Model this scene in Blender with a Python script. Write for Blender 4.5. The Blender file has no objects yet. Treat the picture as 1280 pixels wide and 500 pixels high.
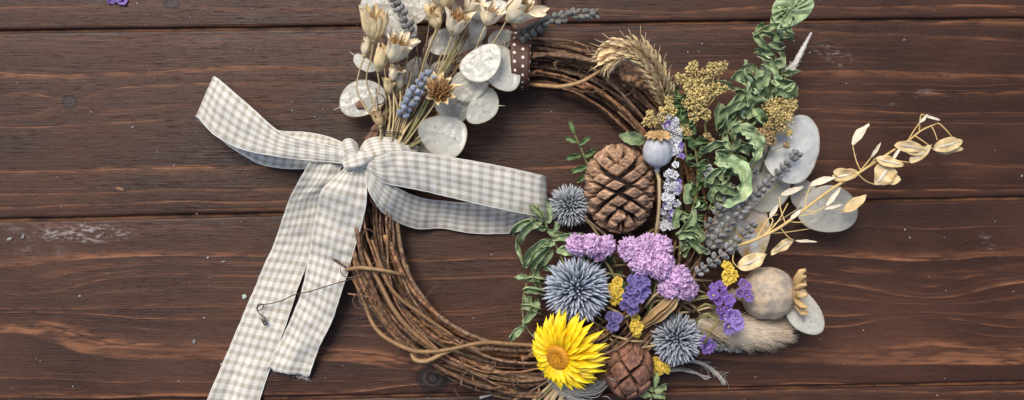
import bpy, math, random
from mathutils import Vector, Matrix, noise as mnoise
random.seed(7)
S = 0.0006            # metres per photo pixel on the table top
H = 1250.0            # height of the camera above the table, same unit
sc = bpy.context.scene
col = sc.collection
PI = math.pi
R = random.Random(11)
def U(a, b): return R.uniform(a, b)
def V(*a): return Vector(a)
def T(x, y, z=0.0):
    k = (H - z) / H
    return Vector((640 + (x - 640) * k, 250 + (y - 250) * k, z))
def world(v): return Vector(((v[0] - 640) * S, (250 - v[1]) * S, v[2] * S))
def lerp(a, b, t): return a + (b - a) * t
def srgb(h, k=1.0):
    h = h.lstrip('#')
    o = []
    for i in (0, 2, 4):
        c = int(h[i:i+2], 16) / 255
        o.append((c / 12.92 if c <= .04045 else ((c + .055) / 1.055) ** 2.4) * k)
    return tuple(o)
def spl(pts, n):
    """Catmull-Rom through pts (tuples of any length), n samples."""
    P = [tuple(p) for p in pts]
    if len(P) == 2:
        return [tuple(lerp(a, b, i / (n - 1)) for a, b in zip(P[0], P[1])) for i in range(n)]
    P = [tuple(2 * a - b for a, b in zip(P[0], P[1]))] + P + [tuple(2 * a - b for a, b in zip(P[-1], P[-2]))]
    m = len(P) - 3
    out = []
    for i in range(n):
        u = i / (n - 1) * m
        k = min(int(u), m - 1); t = u - k
        p0, p1, p2, p3 = P[k:k+4]
        out.append(tuple(.5 * (2*b + (c-a)*t + (2*a-5*b+4*c-d)*t*t + (3*b-a-3*c+d)*t**3)
                         for a, b, c, d in zip(p0, p1, p2, p3)))
    return out
def perp(d):
    d = d.normalized()
    a = Vector((0, 0, 1)) if abs(d.z) < .9 else Vector((1, 0, 0))
    s = d.cross(a).normalized()
    return s, s.cross(d).normalized()

class MB:
    def __init__(s):
        s.v = []; s.f = []; s.c = []; s.uv = []
    def add(s, verts, faces, c=(1, 1, 1), uv=None):
        o = len(s.v)
        s.v += [Vector(p) for p in verts]
        s.f += [tuple(i + o for i in f) for f in faces]
        s.c += list(c) if isinstance(c, list) else [c] * len(verts)
        s.uv += uv if uv else [(0, 0)] * len(verts)
    def tube(s, pts, r, n=6, c=(1, 1, 1), flat=1.0):
        pts = [Vector(p) for p in pts]; m = len(pts)
        rr = r if isinstance(r, (list, tuple)) else [r] * m
        if len(rr) != m: rr = [q[0] for q in spl([(a,) for a in rr], m)]
        vs, fs, cs = [], [], []
        t = (pts[1] - pts[0])
        if t.length < 1e-9: t = Vector((0, 0, 1))
        a, b = perp(t)
        for i in range(m):
            t = (pts[min(i+1, m-1)] - pts[max(i-1, 0)])
            if t.length < 1e-9: t = Vector((0, 0, 1))
            t.normalize()
            a = a - t * a.dot(t)
            if a.length < 1e-6: a = perp(t)[0]
            a.normalize(); b = t.cross(a)
            for k in range(n):
                w = 2 * PI * k / n
                vs.append(pts[i] + (a * math.cos(w) + b * math.sin(w) * flat) * rr[i])
                cs.append(c[i] if isinstance(c, list) else c)
        for i in range(m - 1):
            for k in range(n):
                k2 = (k + 1) % n
                fs.append((i*n+k, i*n+k2, (i+1)*n+k2, (i+1)*n+k))
        fs.append(tuple(range(n))[::-1]); fs.append(tuple((m-1)*n+k for k in range(n)))
        s.add(vs, fs, cs)
    def grid(s, rows, c=(1, 1, 1), uv=None, close=False):
        m = len(rows); n = len(rows[0]); fs = []
        for i in range(m - 1):
            for k in range(n if close else n - 1):
                k2 = (k + 1) % n
                fs.append((i*n+k, i*n+k2, (i+1)*n+k2, (i+1)*n+k))
        vs = [p for r in rows for p in r]
        if isinstance(c, list) and isinstance(c[0], list): c = [q for r in c for q in r]
        s.add(vs, fs, c, uv)
    def lathe(s, prof, base, axis, n=24, c=(1, 1, 1), rib=None):
        """prof: (radius, height along axis); rib(w, i) multiplies the radius"""
        axis = Vector(axis).normalized(); a, b = perp(axis); base = Vector(base)
        rows, cs = [], []
        for i, (r, h) in enumerate(prof):
            row = []
            for k in range(n):
                w = 2 * PI * k / n
                q = r * (rib(w, i) if rib else 1)
                row.append(base + axis * h + (a * math.cos(w) + b * math.sin(w)) * q)
            rows.append(row); cs.append([c[i] if isinstance(c, list) else c] * n)
        s.grid(rows, cs, close=True)
    def blob(s, cen, rad, n=8, c=(1, 1, 1), M=None, bump=0.0):
        cen = Vector(cen); rows = []
        if not hasattr(rad, '__len__'): rad = (rad, rad, rad)
        ph = U(0, 50)
        for i in range(n // 2 + 1):
            th = PI * i / (n // 2); row = []
            for k in range(n):
                w = 2 * PI * k / n
                p = Vector((math.sin(th)*math.cos(w), math.sin(th)*math.sin(w), math.cos(th)))
                q = 1 + bump * mnoise.noise(p * 2.3 + Vector((ph, 0, 0))) if bump else 1
                p = Vector((p.x*rad[0]*q, p.y*rad[1]*q, p.z*rad[2]*q))
                if M: p = M @ p
                row.append(cen + p)
            rows.append(row)
        s.grid(rows, c, close=True)
    def leaf(s, path, W, nrm=(0, 0, 1), tilt=0.0, roll=0.6, ruffle=0.0, rf=3.0, fold=0.0, nt=10, nc=5, pw=.8,
             c0=(1, 1, 1), c1=None, edge=None, prof=None, twist=0.0):
        """a blade along path: width profile, cupped by roll, edges ruffled"""
        path = [Vector(p) for p in spl([tuple(p) for p in path], nt)]
        c1 = c1 or c0; rows, cs = [], []; ph = U(0, 9)
        side = None
        for i, p in enumerate(path):
            t = i / (nt - 1)
            d = path[min(i+1, nt-1)] - path[max(i-1, 0)]
            if d.length < 1e-9: d = Vector((1, 0, 0))
            d.normalize()
            if side is None:
                n0 = Vector(nrm); side = d.cross(n0)
                if side.length < 1e-4: side = perp(d)[0]
                side.normalize(); side = Matrix.Rotation(tilt, 3, d) @ side
            side = side - d * side.dot(d); side.normalize()
            sd = Matrix.Rotation(twist * t, 3, d) @ side if twist else side
            nn = sd.cross(d)
            w = (prof(t) if prof else math.sin(PI * min(1, max(0, t)) ** pw) ** .75 if 0 < t < 1 else 0.0) * W
            w = max(w, W * .03)
            row, cr = [], []
            for k in range(nc):
                q = -1 + 2 * k / (nc - 1)
                if roll > .01:
                    x = math.sin(roll * q) / roll; h = (1 - math.cos(roll * q)) / roll
                else: x, h = q, 0
                z = h * w + abs(q) * fold * w + ruffle * W * abs(q) * math.sin(rf * 2 * PI * t + ph + (q > 0) * 2.1)
                row.append(p + sd * x * w + nn * z)
                cc = tuple(lerp(a, b, t) for a, b in zip(c0, c1))
                if edge: cc = tuple(lerp(a, b, abs(q) ** 2) for a, b in zip(cc, edge))
                cr.append(cc)
            rows.append(row); cs.append(cr)
        s.grid(rows, cs)
    def build(s, name, m, parent=None, smooth=True, thick=0.0, sub=0):
        me = bpy.data.meshes.new(name)
        off = parent['_o'] if parent is not None else (0, 0, 0)
        off = Vector(off)
        me.from_pydata([world(p) - off for p in s.v], [], [f[::-1] for f in s.f])
        if smooth: me.polygons.foreach_set('use_smooth', [True] * len(me.polygons))
        ca = me.color_attributes.new('Col', 'FLOAT_COLOR', 'POINT')
        flat = []
        for c in s.c: flat += [c[0], c[1], c[2], 1.0]
        ca.data.foreach_set('color', flat)
        if any(u != (0, 0) for u in s.uv):
            ul = me.uv_layers.new(name='UVMap')
            fl = []
            for lp in me.loops: fl += list(s.uv[lp.vertex_index])
            ul.data.foreach_set('uv', fl)
        me.materials.append(m); me.update()
        o = bpy.data.objects.new(name, me); col.objects.link(o)
        if parent is not None:
            o.parent = parent
        o['_o'] = tuple(off)
        if thick:
            md = o.modifiers.new('Solidify', 'SOLIDIFY'); md.thickness = thick * S; md.offset = 0
        if sub:
            md = o.modifiers.new('Subdivision', 'SUBSURF'); md.levels = sub; md.render_levels = sub
        return o

ALL = []
def thing(name, label, cat, at, group=None):
    o = bpy.data.objects.new(name, None); col.objects.link(o)
    o.empty_display_size = .01
    o.location = world(at); o['_o'] = tuple(world(at))
    o['label'] = label; o['category'] = cat
    if group: o['group'] = group
    ALL.append(o); return o
def tag(o, label, cat, group=None):
    o['label'] = label; o['category'] = cat
    if group: o['group'] = group
    return o

# ---------------------------------------------------------------- node helpers
class X:
    nt = None
    def __init__(s, k): s.k = k
    def _m(s, op, *a): return mth(op, s, *a)
    def __add__(s, o): return s._m('ADD', o)
    def __radd__(s, o): return mth('ADD', o, s)
    def __sub__(s, o): return s._m('SUBTRACT', o)
    def __rsub__(s, o): return mth('SUBTRACT', o, s)
    def __mul__(s, o): return s._m('MULTIPLY', o)
    def __rmul__(s, o): return mth('MULTIPLY', o, s)
    def __truediv__(s, o): return s._m('DIVIDE', o)
def put(sock, v):
    if isinstance(v, X): X.nt.links.new(v.k, sock)
    elif isinstance(v, (tuple, list)) and len(v) == 3 and len(sock.default_value) == 4: sock.default_value = (*v, 1)
    else: sock.default_value = v
def mth(op, a, b=None, c=None, clamp=False):
    n = X.nt.nodes.new('ShaderNodeMath'); n.operation = op; n.use_clamp = clamp
    for i, q in enumerate((a, b, c)):
        if q is not None: put(n.inputs[i], q)
    return X(n.outputs[0])
def sat(a): return mth('ADD', a, 0.0, clamp=True)
def sstep(a, e0, e1):
    n = X.nt.nodes.new('ShaderNodeMapRange'); n.interpolation_type = 'SMOOTHSTEP'
    put(n.inputs[0], a); n.inputs[1].default_value = e0; n.inputs[2].default_value = e1
    return X(n.outputs[0])
def comb(x, y, z=0.0):
    n = X.nt.nodes.new('ShaderNodeCombineXYZ')
    for i, q in enumerate((x, y, z)): put(n.inputs[i], q)
    return X(n.outputs[0])
def noise(vec, scale=1.0, detail=3.0, rough=.55, dist=0.0):
    n = X.nt.nodes.new('ShaderNodeTexNoise')
    put(n.inputs['Vector'], vec); n.inputs['Scale'].default_value = scale
    n.inputs['Detail'].default_value = detail; n.inputs['Roughness'].default_value = rough
    n.inputs['Distortion'].default_value = dist
    return X(n.outputs[0])
def mix(f, a, b, mode='MIX'):
    n = X.nt.nodes.new('ShaderNodeMix'); n.data_type = 'RGBA'; n.blend_type = mode
    put(n.inputs[0], f); put(n.inputs[6], a); put(n.inputs[7], b)
    return X(n.outputs[2])
def tc(which='Object'):
    return X(X.nt.nodes.new('ShaderNodeTexCoord').outputs[which])
def sep(v):
    n = X.nt.nodes.new('ShaderNodeSeparateXYZ'); put(n.inputs[0], v)
    return [X(q) for q in n.outputs]
def bumpn(h, strength=.3, dist=.0005):
    n = X.nt.nodes.new('ShaderNodeBump'); n.inputs['Strength'].default_value = strength
    n.inputs['Distance'].default_value = dist; put(n.inputs['Height'], h)
    return X(n.outputs[0])
def newmat(name):
    m = bpy.data.materials.new(name); m.use_nodes = True
    X.nt = m.node_tree
    b = m.node_tree.nodes['Principled BSDF']; o = m.node_tree.nodes['Material Output']
    return m, b, o
def organic(name, base, dark=None, scale=900, var=.5, rough=.7, spec=.3, bump=.25, transl=0.0, clear=0.0, stretch=None, sheen=0.0, fine=0.4, obj_var=.15):
    """dried plant matter: the tint on the mesh times two blended tones, mottled and slightly rough"""
    m, b, o = newmat(name)
    dark = dark or tuple(q * .55 for q in base)
    v = tc('Object')
    if stretch:
        x, y, z = sep(v); v = comb(x * stretch[0], y * stretch[1], z * stretch[2])
    n1 = noise(v, scale, 4); n2 = noise(v, scale * 4.5, 2)
    f = sat((n1 - .5) * 2.2 * var + .5 + (n2 - .5) * fine)
    c = mix(f, dark, base)
    at = X.nt.nodes.new('ShaderNodeAttribute'); at.attribute_name = 'Col'
    c = mix(1.0, c, X(at.outputs[0]), 'MULTIPLY')
    oi = X.nt.nodes.new('ShaderNodeObjectInfo')
    hs = X.nt.nodes.new('ShaderNodeHueSaturation'); put(hs.inputs['Color'], c)
    put(hs.inputs['Value'], X(oi.outputs['Random']) * obj_var * 2 + (1 - obj_var))
    c = X(hs.outputs[0])
    put(b.inputs['Base Color'], c); b.inputs['Roughness'].default_value = rough
    b.inputs['Specular IOR Level'].default_value = spec
    if sheen: b.inputs['Sheen Weight'].default_value = sheen
    nb = None
    if bump:
        nb = bumpn(n2 + n1 * .7, bump, .0006); put(b.inputs['Normal'], nb)
    sh = X(b.outputs[0])
    if transl:
        t = X.nt.nodes.new('ShaderNodeBsdfTranslucent'); put(t.inputs[0], c)
        x = X.nt.nodes.new('ShaderNodeMixShader'); x.inputs[0].default_value = transl
        put(x.inputs[1], sh); put(x.inputs[2], X(t.outputs[0])); sh = X(x.outputs[0])
    if clear:
        t = X.nt.nodes.new('ShaderNodeBsdfTransparent')
        x = X.nt.nodes.new('ShaderNodeMixShader'); put(x.inputs[0], sat((n1 - .5) * .5 + clear))
        put(x.inputs[1], sh); put(x.inputs[2], X(t.outputs[0])); sh = X(x.outputs[0])
    put(o.inputs[0], sh)
    return m
# ---------------------------------------------------------------- stained table boards
def wood(name, seed, yc, zc, tone, knots=(), scuffs=(), lines=1.0, spacing=21.0):
    m, b, o = newmat(name)
    x, y, z = sep(tc('Object'))
    x = x / S + 640; y = 250 - y / S
    n1 = noise(comb(x * .0022, y * .006, seed), 1, 2)
    n2 = noise(comb(x * .011, y * .05, seed + 9), 1, 3)
    yy = y + (n1 - .5) * 46 + (n2 - .5) * 6
    kd = None
    for kx, ky, kr, amp in knots:
        only_warp = kr < 0; kr = abs(kr)
        dx = x - kx; dy = y - ky
        d2 = dx * dx / (kr * kr * 14) + dy * dy / (kr * kr * 4)
        g = mth('EXPONENT', d2 * -1.0)
        yy = yy + mth('TANH', dy / (kr * .8)) * g * amp
        if only_warp: continue
        dn = mth('SQRT', dx * dx + dy * dy * 1.25) / kr + (noise(comb(x * .09, y * .09, seed), 1, 2) - .5) * .35
        kd = dn if kd is None else mth('MINIMUM', kd, dn)
    r = mth('SQRT', (yy - yc) * (yy - yc) + zc * zc)
    rc = r / spacing + noise(comb(r * .02, seed, 0.0), 1, 2) * 3.2
    fr = mth('FRACT', rc)
    line = mth('POWER', fr, 10.0) * sstep(1.0 - fr, 0.0, .04)
    fr2 = mth('FRACT', rc * 2.6 + noise(comb(r * .05, seed + 4, 0.0), 1, 2) * 2.0)
    fine = mth('POWER', fr2, 9.0) * sstep(1.0 - fr2, 0.0, .08) * sstep(noise(comb(x * .007, y * .06, seed + 13), 1, 3), .40, .62)
    soft = mth('POWER', fr, 2.0)
    amt = sstep(noise(comb(x * .0045, y * .035, seed + 3), 1, 3), .42, .68)
    amt2 = sstep(noise(comb(x * .03, y * .2, seed + 5), 1, 3), .32, .6)
    fib = noise(comb(x * .012, y * .8, seed), 1, 4, .65)
    fib2 = noise(comb(x * .05, y * 2.4, seed + 2), 1, 2, .6)
    cloud = noise(comb(x * .006, y * .012, seed + 7), 1, 4)
    d, mid, hi = tone
    c = mix(sat((cloud - .5) * 2.2 + .5), d, mid)
    c = mix(soft * .09, c, hi)
    c = mix(sat(line * (amt * .8 + .38) * amt2 * .95 * lines), c, tuple(q * 2.1 for q in hi))
    c = mix(sat(fine * amt2 * .8), c, tuple(q * 1.5 for q in hi))
    patch = sstep(noise(comb(x * .004, y * .03, seed + 17), 1, 3), .60, .78)
    c = mix(patch * .10, c, hi)
    c = mix(sstep(fib, .45, .72) * .24, c, tuple(q * .45 for q in d))
    c = mix(sstep(fib2, .5, .75) * .16, c, hi)
    pore = sstep(noise(comb(x * .035, y * 1.1, seed + 31), 1, 2), .62, .72)
    c = mix(pore * .35, c, tuple(q * .35 for q in d))
    if kd is not None:
        ring = mth('SINE', kd * 14.0) * .5 + .5
        kc = mix(ring, (.012, .008, .007), (.055, .034, .026))
        c = mix(1.0 - sstep(kd, .75, 1.05), c, kc)
        c = mix((1.0 - sstep(mth('ABSOLUTE', kd - 1.0), .05, .22)) * .7, c, (.010, .006, .005))
    for sx, sy, ra, rb, ang, thr, amt_s, sscale in scuffs:
        ca, sa = math.cos(ang), math.sin(ang)
        u = ((x - sx) * ca + (y - sy) * sa) / ra; w = ((y - sy) * ca - (x - sx) * sa) / rb
        e = 1.0 - sstep(u * u + w * w, .1, 1.0)
        nn = noise(comb(x * sscale * .45, y * sscale, seed + sx), 1, 4, .7)
        c = mix(e * sstep(nn, thr, thr + .16) * amt_s, c, (.42, .38, .36))
    # pale hairline scratches and dust
    sc1 = noise(comb(x * .5, y * .5, seed + 21), 1, 2)
    c = mix(sstep(sc1, .76, .80) * .22, c, (.35, .32, .30))
    put(b.inputs['Base Color'], c)
    put(b.inputs['Roughness'], sat(.40 + (fib - .5) * .5 + (cloud - .5) * .35 + line * .1))
    b.inputs['Specular IOR Level'].default_value = .24
    put(b.inputs['Normal'], bumpn(fib * .6 + fib2 * .3 - line * .5 * amt - pore * .6 + cloud * .4, .55, .0006))
    return m
WD = [((.0215, .0082, .0046), (.060, .0232, .0124), (.160, .064, .027)),
      ((.0195, .0074, .0042), (.056, .0214, .0114), (.155, .061, .025)),
      ((.0210, .0082, .0047), (.060, .0236, .0130), (.160, .064, .028)),
      ((.0205, .0080, .0046), (.055, .0218, .0120), (.145, .058, .025))]
wm = [wood('stained_wood_upper', 3.1, 60, 60, WD[0], [(215, 3, 9, 14)]),
      wood('stained_wood_middle', 14.7, 330, 40, WD[1], [(87, 127, 9, 20)],
           [(1043, 68, 36, 16, .5, .50, .30, .25), (1150, 122, 75, 13, -.05, .52, .16, .1), (148, 236, 11, 6, .3, .3, .0, .2)], 1.0, 31.0),
      wood('stained_wood_lower', 25.3, 262, 34, WD[2], [(541, 472, 19, 30), (18, 385, -26, 46), (1160, 385, -22, 30)],
           [(105, 291, 75, 15, .02, .47, .50, .28), (30, 300, 80, 40, 0, .5, .12, .1), (1240, 310, 34, 12, 1.0, .52, .25, .2)], 1.15, 29.0),
      wood('stained_wood_bottom', 41.9, 700, 50, WD[3])]
table = bpy.data.objects.new('tabletop', None); col.objects.link(table)
table['kind'] = 'structure'; table['_o'] = (0, 0, 0)
GAPS = [[39, 22.5], [275, 247], [505, 478], [745, 715], [985, 952], [1225, 1190]]
GAPS = [[-690, -708], [-450, -466], [-205, -220]] + GAPS
def plank(i):
    (a0, a1), (b0, b1) = GAPS[i], GAPS[i+1]
    x0, x1 = -900, 2200
    def yy(g, x, off):
        return lerp(g[0], g[1], x / 1280) + off
    rows = []; nx = 380
    for k in range(nx + 1):
        x = lerp(x0, x1, k / nx)
        wa = .7 * mnoise.noise(Vector((x * .02, i * 7.1, 0))) + .4 * mnoise.noise(Vector((x * .1, i * 7.1, 3)))
        wb = .7 * mnoise.noise(Vector((x * .02, i * 9.7 + 40, 0))) + .4 * mnoise.noise(Vector((x * .1, i * 7.1 + 40, 3)))
        ya, yb = yy(GAPS[i], x, 2.1 + wa), yy(GAPS[i+1], x, -1.9 + wb)
        prof = [(ya, -34), (ya, -2.6), (ya + .5, -1.0), (ya + 1.6, -.2), (ya + 4, 0)]
        prof += [(lerp(ya + 4, yb - 4, j / 9), 0) for j in range(1, 9)]
        prof += [(yb - 4, 0), (yb - 1.6, -.2), (yb - .5, -1.0), (yb, -2.6), (yb, -34)]
        rows.append([(x, q, z) for q, z in prof])
    mb = MB(); mb.grid(rows)
    mb.f = [f[::-1] for f in mb.f]
    return mb.build('plank', wm[(3, 1, 0, 1, 2, 3, 0, 1)[i]], table)
for i in range(8): plank(i)
mb = MB(); mb.add([(-890, -680, -5), (2190, -680, -5), (2190, 1180, -5), (-890, 1180, -5)], [(0, 1, 2, 3)])
mb.build('gap_backing', organic('lit_gap_brown', (.13, .054, .021), (.03, .012, .007), 40, 2.2), table)  # added backing sheet; its brown paints the lit plank edge seen in the gaps

# ---------------------------------------------------------------- materials
def gingham():
    m, b, o = newmat('gingham_cotton')
    u, v, _ = sep(tc('UV'))
    def band(a, wav):
        f = mth('FRACT', a + wav)
        return sstep(f, .0, .16) * (1.0 - sstep(f, .44, .60))
    wv = noise(comb(u * 2.0, v * 2.0, 0.0), 1, 2) * .16
    a = band(u, wv); bb = band(v, wv)
    s = (a + bb) * .5
    th1 = mth('SINE', u * 62.0) * mth('SINE', v * 62.0)
    mott = noise(comb(u * 3.0, v * 3.0, 2.0), 1, 4)
    c = mix(sat(s + (mott - .5) * .25), (.80, .77, .69), (.45, .385, .29))
    c = mix(th1 * .10 + .05, c, (.85, .84, .8))
    put(b.inputs['Base Color'], c)
    b.inputs['Roughness'].default_value = .9; b.inputs['Specular IOR Level'].default_value = .15
    b.inputs['Sheen Weight'].default_value = .2
    put(b.inputs['Normal'], bumpn(th1 * .3 + mott * .9, .4, .0004))
    t = X.nt.nodes.new('ShaderNodeBsdfTranslucent'); put(t.inputs[0], c)
    x = X.nt.nodes.new('ShaderNodeMixShader'); x.inputs[0].default_value = .22
    put(x.inputs[1], X(b.outputs[0])); put(x.inputs[2], X(t.outputs[0])); put(o.inputs[0], X(x.outputs[0]))
    return m
def dotted(name, dots):
    m, b, o = newmat(name)
    u, v, _ = sep(tc('UV'))
    fx = mth('FRACT', u) - .5; fy = mth('FRACT', v + mth('FLOOR', u) * .5) - .5
    d = mth('SQRT', fx * fx + fy * fy)
    c = mix((1.0 - sstep(d, .14, .20)) * dots, (.075, .030, .015), (.72, .66, .58))
    put(b.inputs['Base Color'], c); b.inputs['Roughness'].default_value = .45
    put(b.inputs['Normal'], bumpn(mth('SINE', v * 55.0), .25, .0002))
    return m
M = {}
M['gingham'] = gingham(); M['dotted'] = dotted('dotted_brown_satin', 1.0); M['satin'] = dotted('plain_brown_satin', 0.0)
M['vine'] = organic('vine_bark', (.37, .20, .10), (.085, .04, .024), 300, 1.4, .56, .3, .8, fine=.9)
M['tan_vine'] = organic('tan_vine_bark', (.42, .26, .11), (.20, .11, .048), 300, .7, .5, .4, .35)
M['tendril'] = organic('tendril_bark', (.13, .07, .045), (.035, .02, .016), 500, .8, .7)
M['pod'] = organic('honesty_skin', (.86, .85, .79), (.75, .74, .67), 60, 1.0, .27, .6, .14, transl=.36, clear=.32, obj_var=.06, fine=.12)
M['pod_bright'] = organic('honesty_skin_bright', (.84, .85, .84), (.70, .71, .71), 60, 1.2, .24, .55, .25, transl=.34, clear=.22, obj_var=.02, fine=.3)
M['pod_clear'] = organic('honesty_skin_sheer', (.80, .785, .71), (.66, .64, .57), 60, 1.0, .30, .55, .14, transl=.32, clear=.48, obj_var=.08, fine=.12)
M['pod_ochre'] = organic('honesty_skin_stained', (.66, .68, .69), (.50, .32, .11), 75, 2.0, .42, .45, .35, transl=.2, clear=.12)
M['pod_rim'] = organic('honesty_rim', (.62, .56, .44), None, 400, .5, .6)
M['cream'] = organic('papery_cream', (.86, .77, .55), (.62, .47, .25), 230, .9, .7, .25, .4, transl=.22, stretch=(1, 1, 1))
M['whitecream'] = organic('papery_white', (.88, .84, .73), (.72, .62, .44), 230, .9, .65, .3, .4, transl=.22)
M['stamen'] = organic('stamen_brown', (.36, .21, .085), (.12, .06, .03), 900, .8, .8)
M['stalk'] = organic('dry_stalk', (.56, .45, .25), (.33, .24, .11), 300, .8, .65)
M['greenstalk'] = organic('green_stalk', (.25, .24, .10), (.13, .11, .05), 300, .8, .65)
M['brownstalk'] = organic('brown_stalk', (.29, .20, .125), (.12, .08, .05), 300, .8, .7)
M['lav_blue'] = organic('lavender_bud_blue', (.36, .41, .49), (.17, .19, .26), 700, .9, .75, .2, .5, sheen=.3)
M['lav_grey'] = organic('lavender_bud_grey', (.34, .33, .305), (.085, .085, .092), 700, .9, .75, .2, .5, sheen=.3)
M['lav_green'] = organic('lavender_bud_green', (.215, .22, .185), (.095, .095, .085), 700, .9, .75, .2, .5, sheen=.3)
M['leaf'] = organic('sage_leaf', (.40, .48, .27), (.17, .24, .115), 160, 1.7, .78, .18, .6, transl=.15)
M['leaf_dark'] = organic('deep_green_leaf', (.19, .28, .115), (.08, .13, .055), 220, 1.0, .55, .35, .5, transl=.15)
M['wheat'] = organic('wheat_husk', (.90, .76, .48), (.66, .47, .25), 400, .8, .6, .3, .4, transl=.12)
M['cone'] = organic('cone_scale', (.51, .315, .19), (.12, .06, .037), 240, 1.0, .62, .35, .8, stretch=(1.0, 2.6, 1.0), fine=.9)
M['cone_dark'] = organic('dark_cone_scale', (.26, .125, .075), (.105, .05, .035), 260, 1.0, .7, .3, .8, fine=.9)
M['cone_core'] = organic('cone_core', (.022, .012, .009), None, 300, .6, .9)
M['poppy_blue'] = organic('blue_grey_poppy_skin', (.47, .475, .49), (.33, .335, .36), 160, .9, .6, .3, .25, fine=.5)
M['poppy_tan'] = organic('tan_poppy_skin', (.50, .375, .255), (.27, .235, .19), 170, 1.8, .7, .2, .6, fine=1.2)
M['poppy_crown'] = organic('poppy_crown', (.56, .39, .185), (.30, .18, .08), 300, .9, .7)
M['thistle'] = organic('thistle_floret', (.92, .92, .92), (.62, .62, .66), 600, .7, .6, .3, .2)
M['yellow'] = organic('yellow_bract', (.95, .76, .015), (.86, .58, .010), 200, .7, .42, .4, .25, transl=.12, obj_var=.05)
M['orange'] = organic('orange_disc', (.56, .26, .012), (.36, .14, .01), 800, .8, .6)
M['pink'] = organic('pink_statice', (.66, .465, .66), (.50, .32, .51), 350, .8, .75, .2, .35, transl=.2)
M['violet'] = organic('violet_statice', (.26, .20, .48), (.11, .075, .27), 350, .8, .7, .2, .35, transl=.2)
M['lilac'] = organic('woolly_lilac', (.72, .72, .74), (.46, .47, .51), 500, .9, .9, .1, .5, sheen=.4)
M['ystat'] = organic('yellow_floret', (.75, .56, .09), (.50, .34, .05), 400, .8, .7, transl=.15)
M['umbel'] = organic('dull_yellow_umbel', (.82, .67, .34), (.52, .38, .16), 700, 1.0, .85, .2, .5)
M['umbel_br'] = organic('brown_umbel', (.62, .46, .27), (.34, .22, .12), 700, 1.0, .85, .2, .5)
M['husk'] = organic('pale_husk', (.62, .49, .30), (.40, .28, .14), 200, .9, .6, transl=.15)
M['fluff'] = organic('beige_fluff', (1.0, .90, .74), (.95, .80, .60), 300, .6, .8, .2, 0, transl=.5)
M['tail_core'] = organic('tail_core', (.95, .82, .64), None, 300, .3, .9, .1, 0, transl=.3)
M['silver'] = organic('silver_fluff', (.9, .87, .82), (.72, .68, .62), 300, .6, .8, .2, 0, transl=.3)
M['twine'] = organic('pale_twine', (.56, .52, .45), (.36, .33, .29), 500, .8, .8, .2, 0)
M['wire'] = organic('dark_wire', (.035, .025, .02), None, 300, .5, .45, .5, 0)
M['seedspray'] = organic('straw_yellow_stalk', (.72, .52, .22), (.56, .37, .13), 300, .8, .55)
M['bract'] = organic('cream_bract', (.84, .71, .45), (.66, .49, .25), 170, 1.3, .6, .3, .45, transl=.25)
M['whitepod'] = organic('white_podlet', (.78, .72, .60), (.62, .56, .45), 300, .7, .55, transl=.2)
M['berry'] = organic('brown_berry', (.30, .17, .085), (.12, .06, .035), 500, .9, .7)
M['chip'] = organic('seed_chip', (.30, .30, .27), (.17, .17, .15), 500, .8, .7)
M['green_chip'] = organic('green_seed_chip', (.22, .36, .20), (.42, .45, .40), 300, .9, .6)

# ---------------------------------------------------------------- light, sky, camera
EL, AZ = math.radians(58), math.radians(-28)      # azimuth from image-up, towards the left
w = bpy.data.worlds.new('World'); sc.world = w; w.use_nodes = True
nt = w.node_tree; bg = nt.nodes['Background']
sk = nt.nodes.new('ShaderNodeTexSky'); sk.sky_type = 'NISHITA'; sk.sun_disc = False
sk.sun_elevation = EL; sk.sun_rotation = AZ; sk.air_density = 1.0; sk.dust_density = 2.5; sk.ozone_density = 1.0
nt.links.new(sk.outputs[0], bg.inputs[0]); bg.inputs[1].default_value = .12
sun = bpy.data.lights.new('sun', 'SUN'); sun.energy = 2.4; sun.angle = math.radians(28); sun.color = (1, .94, .84)
so = bpy.data.objects.new('sun', sun); col.objects.link(so)
dirv = Vector((math.sin(AZ) * math.cos(EL), math.cos(AZ) * math.cos(EL), math.sin(EL)))
so.rotation_euler = dirv.to_track_quat('Z', 'Y').to_euler()
cam = bpy.data.cameras.new('camera'); co = bpy.data.objects.new('camera', cam); col.objects.link(co)
co.location = (0, 0, H * S); cam.sensor_width = 36; cam.lens = 36 * H / 1280
cam.clip_start = .01; cam.clip_end = 50
sc.camera = co
sc.view_settings.view_transform = 'Standard'; sc.view_settings.look = 'None'
sc.view_settings.exposure = 0.45; sc.view_settings.gamma = 1.0
sc.render.engine = 'CYCLES'
sc.cycles.transparent_max_bounces = 16; sc.cycles.max_bounces = 10; sc.cycles.diffuse_bounces = 6
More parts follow.
